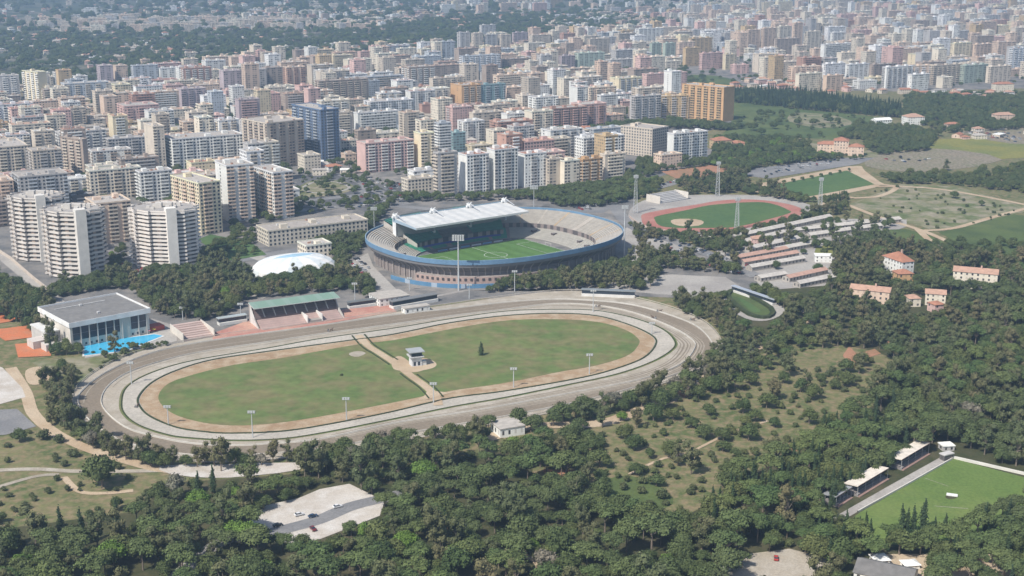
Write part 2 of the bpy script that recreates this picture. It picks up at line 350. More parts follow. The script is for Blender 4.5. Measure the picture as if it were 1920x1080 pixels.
# lower left
road('dirt_path', [(20,690),(48,735),(62,775),(100,810),(160,840),(230,862),(300,880),(380,885),(470,882),(560,874)], 6.5, 'path', Z*3)
sheet('gravel_turnaround', [(300,874),(400,872),(560,868),(560,882),(470,893),(400,897),(320,890)], 'gravel', Z*4, 2)
sheet('pale_car_park', [(-120,640),(5,690),(42,728),(48,745),(-60,775),(-200,760)], 'gravel', Z*3, 0)
sheet('grey_court', [(-60,772),(32,767),(68,800),(10,816),(-80,820)], 'greyroad', Z*3, 0)
road('dirt_path', [(-60,885),(60,880),(140,884),(230,884),(330,882)], 4.0, 'verge', Z*2.5)
road('dirt_path', [(-40,925),(60,895),(110,890)], 3.0, 'verge', Z*2.4)
road('dirt_path', [(120,895),(150,922),(200,925),(250,920)], 3.2, 'path', Z*2.6)
sheet('sand_patch', [(48,696),(70,688),(92,694),(96,712),(70,722),(52,718)], 'path', Z*3, 3)
sheet('sports_field', [(60,680),(160,668),(235,660),(210,690),(160,720),(110,700)], 'dryfield', Z*2, 2)
sheet('clay_court', [(28,646),(92,640),(96,668),(34,671)], 'clay', Z*5)
sheet('clay_court', [(-20,620),(76,608),(84,630),(10,640)], 'clay', Z*5)
sheet('clay_court', [(-60,596),(20,585),(40,600),(-30,612)], 'clay', Z*5)
sheet('pool_deck', [(112,632),(285,598),(330,612),(332,640),(290,650),(160,672),(150,640)], 'concrete', Z*4)
road('avenue', [(-60,430),(0,478),(45,515),(95,555),(130,590)], 9, 'concrete', Z*4)
road('avenue', [(60,560),(150,535),(230,520),(330,505),(430,490),(560,470),(690,455)], 16, 'greyroad', Z*4)
road('avenue', [(440,470),(520,500),(500,545),(480,560)], 11, 'concrete', Z*4.5)
sheet('roundabout_plaza', [(560,335),(640,325),(700,345),(760,350),(720,395),(640,390),(560,400)], 'asphalt', Z*4, 3)
sheet('roundabout_green', [(560,352),(590,338),(640,340),(665,352),(640,364),(590,370),(560,368)], 'dryfield', Z*5, 3)
road('roundabout_path', [(568,352),(590,342),(630,342),(655,352),(632,360),(590,362),(568,356)], 3.5, 'concrete', Z*6)
road('avenue', [(560,378),(620,372),(670,366),(690,352),(668,338),(640,328)], 12, 'greyroad', Z*6)
road('avenue', [(690,352),(740,372),(760,385)], 12, 'greyroad', Z*6.5)
sheet('stadium_forecourt', [(640,500),(690,475),(700,500),(760,560),(700,565),(660,530)], 'concrete', Z*5, 0)
sheet('stadium_forecourt', [(1130,460),(1185,420),(1240,440),(1330,475),(1230,470),(1180,500)], 'concrete', Z*5, 0)
road('avenue', [(1150,385),(1185,425),(1270,455),(1360,490),(1420,520)], 12, 'greyroad', Z*6)
road('avenue', [(560,395),(700,385),(830,395)], 12, 'greyroad', Z*4.4)
sheet('tribune_terrace', [(398,638),(402,625),(470,600),(730,572),(744,585),(600,610)], 'terrace', Z*6)
sheet('dome_courtyard', [(370,450),(395,440),(470,455),(500,478),(430,490)], 'turf', Z*5)
sheet('paddock_road', [(1364,548),(1392,540),(1462,572),(1468,588),(1438,602),(1398,598),(1358,572)], 'concrete', Z*5, 3)
sheet('paddock_hedge_bed', [(1366,552),(1385,548),(1445,580),(1440,597),(1405,592),(1370,565)], 'field', Z*6, 3)
sheet('paddock_court', [(1385,562),(1390,560),(1425,582),(1420,587),(1408,584)], 'turf', Z*7, 2)
road('dirt_path', [(1505,580),(1520,600),(1500,625),(1400,660)], 5, 'path', Z*3)
# woodland clearing with the road
sheet('gravel_clearing', [(430,1010),(500,948),(560,935),(600,918),(655,908),(700,930),(720,945),(712,968),(600,1012),(560,1020)], 'gravel', Z*4, 0)
road('asphalt_road', [(470,1010),(540,992),(600,975),(660,950),(740,930),(830,900)], 8.5, 'greyroad', Z*5)
road('dirt_path', [(300,1110),(400,1025),(470,1005)], 7, 'concrete', Z*3)
road('woodland_road', [(905,825),(1000,800),(1120,795),(1200,770),(1290,735),(1340,700)], 9, 'path', Z*4)
road('dirt_track', [(1180,890),(1240,862),(1290,850),(1370,812),(1440,790)], 1.8, 'path', Z*5)
road('dirt_track', [(815,930),(822,960),(840,985),(865,1000)], 4, 'redsoil', Z*4)
sheet('red_soil_patch', [(1580,668),(1592,650),(1606,664),(1640,655),(1652,664),(1612,676),(1600,690)], 'redsoil', Z*5, 1)
sheet('red_soil_patch', [(1660,640),(1700,648),(1740,662),(1760,672),(1735,670),(1690,660)], 'redsoil', Z*5, 1)
sheet('red_soil_patch', [(1268,738),(1290,722),(1302,730),(1284,748)], 'redsoil', Z*5, 1)
sheet('red_soil_patch', [(1020,880),(1090,884),(1085,892),(1030,893)], 'redsoil', Z*5, 2)
sheet('red_soil_patch', [(1465,832),(1498,834),(1494,848),(1468,845)], 'redsoil', Z*5, 0)
for P in ([(1590,385),(1650,408),(1720,430),(1770,450),(1810,470)], [(1730,433),(1790,428),(1860,408),(1930,390)], [(1640,345),(1690,350),(1760,355),(1850,370),(1960,392)],
          [(1640,350),(1680,352),(1650,368),(1600,372)], [(1610,312),(1625,330),(1655,347)], [(1720,430),(1760,465),(1800,480)], [(1600,370),(1560,378),(1540,385)]):
    road('dirt_path', P, 6, 'path', Z*5)
# lower right sports ground
sheet('sports_ground_border', [(1568,985),(1560,950),(1740,848),(1792,846),(1990,898),(2000,1000),(1700,1040)], 'wood', Z*3)
sheet('sports_pitch', [(1596,974),(1612,962),(1788,861),(1935,900),(2100,940),(2000,1050),(1650,1020)], 'lawn', Z*4)
road('touchline_path', [(1570,975),(1680,912),(1782,855)], 4.5, 'concrete', Z*5, 1)
sheet('gravel_yard', [(1330,1110),(1400,1040),(1480,1030),(1560,1050),(1530,1110)], 'verge', Z*4, 0)
sheet('gravel_yard', [(1600,1120),(1640,1040),(1900,1040),(1900,1120)], 'path', Z*4, 0)
road('dirt_path', [(1000,1110),(1010,1060),(960,1035),(900,1025)], 3, 'path', Z*4)
# ================================================================ LARGE STRUCTURES
def frame(p, ang): return Matrix.Translation(p) @ Matrix.Rotation(ang, 4, 'Z')
# ---- football stadium
def stadium():
    ang = R(37); n = 2.45; a0, b0 = 99.0, 84.0
    c = gp(933, 443, 18); c.z = 0
    c = (gp(697,450,18)+gp(1170,440,18)+gp(900,497,18)+gp(1040,391,18))/4
    u = Vector((math.cos(ang), math.sin(ang), 0)); v = Vector((-u.y, u.x, 0))
    rim = [(697,450),(715,430),(740,415),(1000,391),(1080,398),(1140,415),(1168,437),(1150,453),(1000,484),(900,497),(800,494),(740,476),(706,460)]
    W = [gp(x, y, 18) for x, y in rim]
    us = [p.dot(u) for p in W]; vs = [p.dot(v) for p in W]
    cu, cv = (max(us)+min(us))/2, (max(vs)+min(vs))/2; a0 = (max(us)-min(us))/2; b0 = (max(vs)-min(vs))/2
    c = u*cu + v*cv; c.z = 0
    print('stadium', c, a0, b0)
    root = empty('football_stadium', c, ang, 'oval football stadium with blue rim, bare concrete curves and white roofed main stand', 'stadium')
    K = 120
    def P(k, d, z):
        t = 2*math.pi*k/K; ca, sa = math.cos(t), math.sin(t)
        aa = a0-d; bb = b0-d*.97; m = n + max(0, d-15)*.03
        return Vector((aa*math.copysign(abs(ca)**(2/m), ca), bb*math.copysign(abs(sa)**(2/m), sa), z))
    def strip(mb, d0, z0, d1, z1, colf, mat='paint', k0=0, k1=K):
        for k in range(k0, k1): mb.face([P(k, d0, z0), P(k, d1, z1), P(k+1, d1, z1), P(k+1, d0, z0)], colf(k % K), mat)
    conc = (.43, .40, .355); dk = (.16, .125, .11)
    rng = random.Random(4)
    mb = MB(); strip(mb, 7, 0, 7, 9, lambda k: (.24, .205, .19)); strip(mb, 7, 9, 1.0, 13.5, lambda k: (.20, .19, .19)); strip(mb, 1.0, 13.5, .3, 15.8, lambda k: (.25, .24, .24))
    mb.build('outer_wall', root)
    mb = MB(); bl = lambda k: (.13, .235, .36)
    strip(mb, .3, 15.8, -.1, 15.8, bl); strip(mb, -.1, 15.8, -.1, 19.2, bl); strip(mb, -.1, 19.2, .5, 19.2, lambda k: (.26, .36, .44)); strip(mb, .5, 19.2, .5, 17, bl)
    mb.build('blue_rim', root)
    # upper tier as real steps
    def upcol(k):
        if 22 <= k < 38: return (.045, .13, .10) if not 28 <= k < 32 else (.16, .17, .16)
        return conc
    mb = MB(); S = 14
    for s_ in range(S):
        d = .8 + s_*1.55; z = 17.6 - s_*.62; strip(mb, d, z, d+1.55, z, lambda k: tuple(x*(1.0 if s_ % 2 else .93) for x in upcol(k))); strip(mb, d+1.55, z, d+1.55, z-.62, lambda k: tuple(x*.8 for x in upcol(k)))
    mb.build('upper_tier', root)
    dE = .8 + S*1.55; zE = 17.6 - S*.62
    mb = MB()
    for s_ in range(21):
        d = .9 + s_*1.55; z = 22.6 - s_*.78; cf = lambda k: (.08, .30, .23) if not 28 <= k < 32 else (.2, .21, .2)
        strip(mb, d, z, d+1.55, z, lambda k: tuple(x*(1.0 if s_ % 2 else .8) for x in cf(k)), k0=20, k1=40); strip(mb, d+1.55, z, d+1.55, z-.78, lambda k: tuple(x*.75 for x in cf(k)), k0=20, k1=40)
    for k in (20, 40):
        mb.face([P(k, .9, 10), P(k, 33.4, 2), P(k, 33.4, 6.3), P(k, .9, 22.6)], (.45,.42,.38))
    strip(mb, 33.45, 7.0, 33.45, 2.6, lambda k: (.08,.08,.08) if k % 2 else (.3,.26,.23), k0=20, k1=40)
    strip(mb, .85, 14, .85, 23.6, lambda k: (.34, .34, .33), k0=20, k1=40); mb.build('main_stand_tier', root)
    mb = MB(); strip(mb, dE, zE, dE, zE+1, lambda k: (.30,.27,.25)); strip(mb, dE, zE+1, dE+.4, zE+1, lambda k: (.3,.27,.25)); strip(mb, dE+.4, zE+1, dE+.4, zE-2.6, lambda k: (.10,.09,.09) if (k//1) % 2 else (.24,.2,.19))
    mb.build('gangway_wall', root)
    def locol(k):
        if 18 <= k < 42: return (.07, .33, .22) if k not in (18, 24, 31, 36) else (.33, .27, .25)
        return (.43, .41, .365)
    mb = MB(); S2 = 12
    for s_ in range(S2):
        d = dE + .4 + s_*1.45; z = zE - 2.6 - s_*.45
        cf = (lambda k: (.06, .12, .46) if 21 <= k < 38 else locol(k)) if 6 <= s_ < 9 else locol
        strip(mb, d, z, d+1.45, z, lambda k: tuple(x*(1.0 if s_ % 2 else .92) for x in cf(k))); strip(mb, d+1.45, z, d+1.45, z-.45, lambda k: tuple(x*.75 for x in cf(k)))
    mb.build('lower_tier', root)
    dL = dE + .4 + S2*1.45; zL = zE - 2.6 - S2*.45
    mb = MB(); strip(mb, dL, zL, dL, .1, lambda k: (.22, .21, .20)); mb.build('pitch_wall', root)
    # stairs, rust streaked aisles, radial
    for k in range(0, K, 5):
        if 20 <= k <= 40: continue
        mb = MB(); e = .22
        cs = (.42, .30, .17) if (k % 10 or k > 60) else (.42, .38, .33)
        mb.face([P(k-e, 1, 17.85), P(k-e, dE-.4, zE+.75), P(k+e, dE-.4, zE+.75), P(k+e, 1, 17.85)], cs)
        mb.face([P(k-e, 1, 17.0), P(k-e, dE-.4, zE-.1), P(k-e, dE-.4, zE+.75), P(k-e, 1, 17.85)], cs)
        mb.build('aisle', root)
    for k in (3, 10, 52, 60, 70, 110, 116):
        mb = MB(); q = P(k, dE+7, 0); zz = zE - 2.6 - 2.0
        mb.box(q.x-2, q.y-1.6, zz-1, q.x+2, q.y+1.6, zz+1.4, (.10,.08,.08), top=(.3,.28,.26)); mb.build('stand_entrance', root)
    # pitch
    mb = MB(); strip(mb, dL, .1, dL+40, .1, lambda k: (.07, .15, .035)); 
    mb2 = MB()
    Q = [P(k, dL, .12) for k in range(K)]
    mb2.prism([(p.x, p.y) for p in Q], .05, .12, (.16,.2,.1), 'paint'); mb2.build('pitch_surround', root)
    mb = MB()
    for i in range(16):
        x0 = -52.5 + i*105/16; mb.face([(x0,-34,.2),(x0+105/16,-34,.2),(x0+105/16,34,.2),(x0,34,.2)], (.075,.155,.035) if i % 2 else (.09,.18,.045))
    pt = mb.build('pitch', root)
    mb = MB(); wh = (.7,.72,.68)
    def ln(x0,y0,x1,y1): mb.face([(x0,y0,.26),(x1,y0,.26),(x1,y1,.26),(x0,y1,.26)], wh)
    for y in (-34,34): ln(-52.5,y-.15,52.5,y+.15)
    for x in (-52.5,0,52.5): ln(x-.15,-34,x+.15,34)
    for s_ in (-1,1):
        x=s_*52.5; xi=s_*36; ln(min(x,xi),-20.3,max(x,xi),-20); ln(min(x,xi),20,max(x,xi),20.3); ln(xi-.15,-20,xi+.15,20)
    for k in range(32):
        a1=k*math.pi/16; a2=(k+1)*math.pi/16
        mb.face([(9*math.cos(a1),9*math.sin(a1),.26),(9.3*math.cos(a1),9.3*math.sin(a1),.26),(9.3*math.cos(a2),9.3*math.sin(a2),.26),(9*math.cos(a2),9*math.sin(a2),.26)], wh)
    mb.build('pitch_marking', root)
    for s_ in (-1, 1):
        mb = MB(); x = s_*52.6
        mb.tube((x,-3.66,.2),(x,-3.66,2.7),.09,.09,wh); mb.tube((x,3.66,.2),(x,3.66,2.7),.09,.09,wh); mb.tube((x,-3.66,2.7),(x,3.66,2.7),.09,.09,wh); mb.build('goal', root)
    for k in range(6):
        mb = MB(); x = -30 + k*11; mb.box(x, 36.5, .15, x+9, 36.9, 1.2, (.6,.62,.64) if k % 2 else (.15,.3,.5)); mb.build('hoarding', root)
    # radial pillars of the outer wall
    mbp = None
    for k in [i*K/96 for i in range(96)]:
        q0 = P(k, 6.6, 0); q1 = P(k, .6, 13.4); mb = MB(); rr = (q0 - q1); rr.z = 0; t = Vector((-rr.y, rr.x, 0)).normalized()*.35; o_ = -rr.normalized()*.6
        cc = (.42,.37,.34)
        A = [q0-t, q0+t, q0+t+o_, q0-t+o_]; B = [Vector((p.x,p.y,9)) for p in A]; Cc = [q1-t, q1+t, q1+t+o_*.3, q1-t+o_*.3]
        for X, Y in ((A, B), (B, Cc)):
            for i in range(4): mb.face([X[i], X[(i+1)%4], Y[(i+1)%4], Y[i]], cc)
        mb.build('pillar', root)
    # pink annex storeys at the near left foot with their windows
    mb = MB(); pk = (.42, .31, .27)
    k0, k1 = 66, 90
    strip(mb, 1.5, 0, 1.5, 6.5, lambda k: pk, k0=k0, k1=k1); strip(mb, 1.5, 6.5, 7, 6.5, lambda k: (.33,.29,.27), k0=k0, k1=k1); an = mb.build('annex', root)
    for k in range(k0, k1):
        mb = MB(); mb.face([P(k+.25, 1.3, 3.6), P(k+.7, 1.3, 3.6), P(k+.7, 1.3, 5.6), P(k+.25, 1.3, 5.6)][::1], (.07,.06,.06)); mb.build('window', root)
    # blue barrier around the foot
    mb = MB(); strip(mb, -5, 0, -5, 3.2, lambda k: (.10,.22,.36) if k % 5 else (.12,.30,.46), k0=62, k1=98); strip(mb, -5, 3.2, -5.3, 3.2, lambda k: (.2,.35,.5), k0=62, k1=98); strip(mb, -5.3, 0, -5.3, 3.2, lambda k: (.10,.22,.36) if k % 5 else (.35,.42,.5), k0=62, k1=98)
    mb.build('blue_barrier', root)
    # ---- roof of the main stand, placed from its surveyed corners
    zb, zf = 26.5, 24.0
    inv = frame(c, ang).inverted()
    BL, BR, FR, FL = [inv @ gp(x, y, z) for x, y, z in ((742,408,zb),(945,378,zb),(988,395,zf),(778,430,zf))]
    y1 = (BL.y+BR.y)/2; y0 = (FL.y+FR.y)/2; x0 = (BL.x+FL.x)/2; x1 = (BR.x+FR.x)/2
    print('roof', BL, BR, FR, FL, b0)
    mb = MB(); rw = (.60,.60,.585); nb = 22
    for i in range(nb):
        xa = x0+(x1-x0)*i/nb; xb = x0+(x1-x0)*(i+1)/nb; cc = rw if i % 2 else (.53,.54,.535)
        mb.face([(xa,y0,zf),(xb,y0,zf),(xb,y1,zb),(xa,y1,zb)], cc)
        mb.face([(xa,y1,zb-.9),(xb,y1,zb-.9),(xb,y0,zf-.9),(xa,y0,zf-.9)], (.2,.25,.3), 'metal')
    mb.face([(x0,y0,zf-1.5),(x1,y0,zf-1.5),(x1,y0,zf),(x0,y0,zf)], (.7,.7,.7), 'metal')
    mb.face([(x0,y1,zb-3),(x0,y0,zf-1.5),(x0,y0,zf),(x0,y1,zb)], (.42,.54,.64), 'metal'); mb.face([(x1,y0,zf-1.5),(x1,y1,zb-3),(x1,y1,zb),(x1,y0,zf)], (.42,.54,.64), 'metal')
    mb.face([(x1,y1,zb-3),(x0,y1,zb-3),(x0,y1,zb+.5),(x1,y1,zb+.5)], (.35,.48,.6), 'metal'); mb.face([(x0,y1-.3,zb+.02),(x0,y1-.3,zb+.9),(x1,y1-.3,zb+.9),(x1,y1-.3,zb+.02)][::-1], (.30,.42,.52), 'metal')
    rf = mb.build('stand_roof', root)
    mb = MB(); mb.box(x0+.5, y1-4, 12, x1-.5, y1-3.2, zb-3, (.26,.27,.27)); mb.build('stand_back_wall', root)
    for i in range(4):
        xx = x0 + 1.2 + (x1-x0-2.4)*i/3; mb = MB(); cw = (.72,.73,.73)
        mb.box(xx-.9, y1-4, 10, xx+.9, y1+.8, zb+3.2, cw); mb.box(xx-3.2, y1-3.5, zb+.4, xx+3.2, y1-1.5, zb+2.0, cw)
        mb.face([(xx-.5,y1-4,zb+3.2),(xx+.5,y1-4,zb+3.2),(xx+.5,y1-16,zb-.3),(xx-.5,y1-16,zb-.3)][::-1], cw, 'metal')
        mb.tube((xx, y1-2, zb+3), (xx-2.0, y1-3, zb+4.8), .45, .2, cw, n=5); mb.tube((xx, y1-2, zb+3), (xx+1.8, y1-3, zb+4.4), .45, .2, cw, n=5)
        mb.build('roof_truss', root)
    for i in range(9):
        xx = x0+6+(x1-x0-12)*i/8; mb = MB(); mb.box(xx-.8, y0+3, zf-2.6, xx+.8, y0+4.2, zf-1.2, (.6,.62,.62)); mb.build('roof_lamp', root)
    return root, c, a0, b0
stad, SC, SA, SB = stadium()
# ---- floodlight masts
def mast(px, py, ptop, label, kind='pole', group=None, head=(3.2, 2.2), cat='light mast', col=(.45,.47,.48)):
    h = height_at(px, py, ptop); g = gp(px, py)
    root = empty('floodlight_mast', g, 0, label, cat, group)
    mb = MB()
    if kind == 'pole':
        mb.tube((0,0,0), (0,0,h-.5), max(.32, h*.016), max(.2, h*.009), col, n=8)
    else:
        wb, wt = 1.9, .7; n = 12
        for s1 in (-1,1):
            for s2 in (-1,1): mb.tube((s1*wb,s2*wb,0),(s1*wt,s2*wt,h),.16,.12,col,n=4)
        for k in range(n):
            f0, f1 = k/n, (k+1)/n; w0 = wb+(wt-wb)*f0; w1 = wb+(wt-wb)*f1
            for (a,b_) in (((-1,-1),(1,-1)),((1,-1),(1,1)),((1,1),(-1,1)),((-1,1),(-1,-1))):
                mb.tube((a[0]*w0,a[1]*w0,h*f0),(b_[0]*w1,b_[1]*w1,h*f1),.09,.09,col,n=3,cap=False)
                mb.tube((a[0]*w1,a[1]*w1,h*f1),(b_[0]*w1,b_[1]*w1,h*f1),.08,.08,col,n=3,cap=False)
    mb.build('pole' if kind == 'pole' else 'lattice_tower', root)
    mb = MB(); hw, hh = head
    mb.box(-hw,-.15,h-hh,hw,.15,h-hh+.25,(.4,.42,.42),'metal',bottom=True); mb.box(-hw,-.15,h-.25,hw,.15,h,(.4,.42,.42),'metal',bottom=True)
    for s_ in (-hw, 0, hw): mb.box(s_-.1,-.12,h-hh,s_+.1,.12,h,(.4,.42,.42),'metal')
    hd = mb.build('lamp_frame', root)
    nx = 5 if hw > 2.5 else 3; nz = 3 if hh > 2.4 else 2
    for i in range(nx):
        for j in range(nz):
            mb = MB(); x = -hw+(i+.5)*2*hw/nx; z = h-hh+.3+j*(hh-.3)/nz
            mb.box(x-hw/nx*.75,-.55,z,x+hw/nx*.75,-.16,z+(hh/nz)*.68,(.6,.62,.62),'metal',bottom=True); mb.build('floodlight', hd)
    return root
mast(860,545,440,'tallest silver floodlight mast, before the near wall of the stadium',head=(4.2,4.5))
mast(1001,392,347,'silver floodlight mast rising behind the white stadium roof',head=(3.6,4))
mast(1170,482,385,'slim silver floodlight mast at the right end of the stadium',head=(2.6,3))
mast(702,437,388,'grey floodlight mast beside the left end of the stadium',head=(2.6,3))
for x,y,t,l in ((1345,368,303,'lattice floodlight mast behind the red running track, left of the practice pitch'),(1191,400,328,'lattice floodlight mast at the left end of the running track'),(1381,432,370,'pale lattice mast standing before the running track infield'),(1537,392,333,'lattice floodlight mast at the right end of the running track')):
    mast(x,y,t,l,'lattice',head=(2.2,3))
hm = [(316,798,760,'racecourse light mast at the near left bend of the infield'),(474,822,770,'racecourse light mast on the near straight, second from the left'),(650,790,745,'racecourse light mast on the near straight below the lone bush'),(813,757,717,'racecourse light mast at the near end of the infield path'),(963,728,689,'racecourse light mast on the near straight below the infield tree'),(1105,703,663,'racecourse light mast nearest the right bend on the near straight'),(247,722,678,'racecourse light mast at the far left bend'),(1112,586,543,'thin racecourse light mast on the far straight by the white stand'),(343,600,575,'short light mast left of the green roofed grandstand'),(452,597,568,'light mast right at the left end of the green roofed grandstand'),(666,572,530,'light mast right of the green roofed grandstand'),(965,547,507,'light mast among trees before the stadium wall'),(880,560,532,'thin light mast by the blue barrier of the stadium'),(768,545,520,'thin light mast at the left of the blue stadium barrier'),(1222,628,604,'short light post on the right bend of the racecourse')]
for x,y,t,l in hm: mast(x,y,t,l,head=(1.9,1.5),group='light masts round the racecourse',cat='light mast')
# ---- swimming hall
def hall():
    A, B, Cc = gp(130,637), gp(278,612), gp(105,592)
    H0 = height_at(130,637,610); zt = 17.0
    fl, fr, bl = gp(130,605,zt), gp(278,577,zt), gp(103,562,zt)
    d = fr-fl; ang = math.atan2(d.y, d.x); L = d.length; D = (bl-fl).length*.8
    T = frame((fl.x, fl.y, 0), ang); root = empty('swimming_hall', (fl.x, fl.y, 0), ang, 'large swimming hall with flat grey roof, white fascia and tall dark windows', 'sports hall')
    print('hall', L, D, math.degrees(ang))
    cw = (.60,.56,.50)
    mb = MB(); mb.box(0,0,0,L,D,zt-3,cw); mb.build('wall', root)
    mb = MB(); wf = (.72,.72,.71)
    mb.box(-.8,-1.2,zt-3.2,L+.8,-.9,zt,wf,bottom=True); mb.box(-.8,D+.9,zt-3.2,L+.8,D+1.2,zt,wf,bottom=True); mb.box(-.8,-.897,zt-3.2,-.5,D+.897,zt,wf,bottom=True); mb.box(L+.5,-.897,zt-3.2,L+.8,D+.897,zt,wf,bottom=True); mb.build('roof_fascia', root)
    mb = MB(); mb.box(-.497,-.897,zt-3,L+.497,D+.897,zt-1.1,(.20,.195,.19),'roof'); rf = mb.build('roof', root)
    mb = MB(); mb.box(6,D*.78,zt-1.1,L-12,D*.78+.8,zt-.5,(.5,.49,.47)); mb.build('roof_ridge', rf)
    for x,y in ((L*.45,D*.25),(L*.42,D*.75)):
        mb = MB(); mb.box(x,y,zt-1.1,x+1.6,y+1.6,zt,(.5,.5,.5)); mb.build('roof_vent', rf)
    n = 9
    for i in range(n):
        if i in (6,): continue
        x0 = 1.5+i*(L-3)/n; x1 = x0+(L-3)/n-.8
        mb = MB(); mb.box(x0,-.12,5.2,x1,-.02,zt-3.6,(.03,.05,.09),'glass'); w_ = mb.build('window', root)
        mb = MB(); mb.box(x0,-.2,(zt+1.6)/2-.15,x1,-.13,(zt+1.6)/2+.05,(.2,.22,.25)); mb.build('window_bar', w_)
        mb = MB(); mb.box(x1+.1,-.9,0,x1+.6,-.003,zt-3.2,(.46,.44,.41)); mb.build('pier', root)
    mb = MB(); x0 = 1.5+5.6*(L-3)/n; mb.box(x0,-.5,0,x0+6.5,-.004,zt-3.2,(.48,.45,.40)); mb.build('blank_panel', root)
    for i in range(14):
        x = 2+i*(L-4)/14; mb = MB(); mb.box(x,-.1,1.4,x+1.3,-.02,2.8,(.03,.03,.04),'glass'); mb.build('window', root)
    mb = MB(); mb.box(-9,D*.35,0,-.003,D*.85,8,(.5,.49,.47)); mb.box(-9.4,D*.34,8,-.4,D*.86,9,(.62,.62,.6)); mb.build('side_wing', root)
    mb = MB(); mb.box(-14,4,0,-2,12,4.5,(.55,.52,.48)); mb.box(-18,14,0,-9.2,24,5,(.55,.5,.46)); mb.build('side_wing', root)
    mb = MB(); mb.box(L+1,2,0,L+11,10,3.2,(.40,.08,.06),top=(.36,.09,.07)); tag_o = mb.build('red_annex', root)
hall()
def pool():
    Q = world_poly([(158,645),(290,628),(305,631),(235,659),(158,668)])
    root = empty('swimming_pool', (Q[0][0],Q[0][1],0), 0, 'long turquoise open air swimming pool with white edge', 'pool')
    inv = Matrix.Translation(-Vector((Q[0][0],Q[0][1],0)))
    q = [(x-Q[0][0], y-Q[0][1]) for x,y in Q]
    mb = MB(); mb.prism(grow(q, 1.5 if sum(q[i-1][0]*q[i][1]-q[i][0]*q[i-1][1] for i in range(len(q)))>0 else -1.5), .2, .50, (.62,.62,.6)); mb.build('pool_edge', root)
    mb = MB(); T = tessellate_polygon([[Vector((x,y,0)) for x,y in q]])
    for t in T: mb.face([(q[i][0],q[i][1],.55) for i in t], (0,0,0), 'water')
    mb.build('water', root)
pool()
rng = random.Random(12)
pc = {'red':(.5,.07,.05),'blue':(.06,.13,.45),'white':(.7,.7,.7),'yellow':(.6,.45,.06),'green':(.06,.3,.12),'pink':(.6,.25,.3)}
pd = [(148,637),(280,612),(286,622),(160,642)]
k = 0
while k < 34:
    x = rng.uniform(148,290); y = rng.uniform(608,642)
    if not inpoly(x,y,[(140,640),(285,611),(290,624),(160,643)]): continue
    cn = rng.choice(list(pc)); g = gp(x,y,.3); r_ = empty('sun_parasol', g, 0, f'small {cn} sun parasol on the paved terrace between the swimming hall and the pool', 'parasol', f'{cn} parasols on the pool terrace'); k += 1
    mb = MB(); mb.tube((0,0,0),(0,0,2.1),.05,.05,(.6,.6,.6),n=4); mb.build('pole', r_)
    mb = MB(); mb.tube((0,0,1.9),(0,0,2.5),1.5,.05,pc[cn],n=8,cap=False); mb.build('canopy', r_)
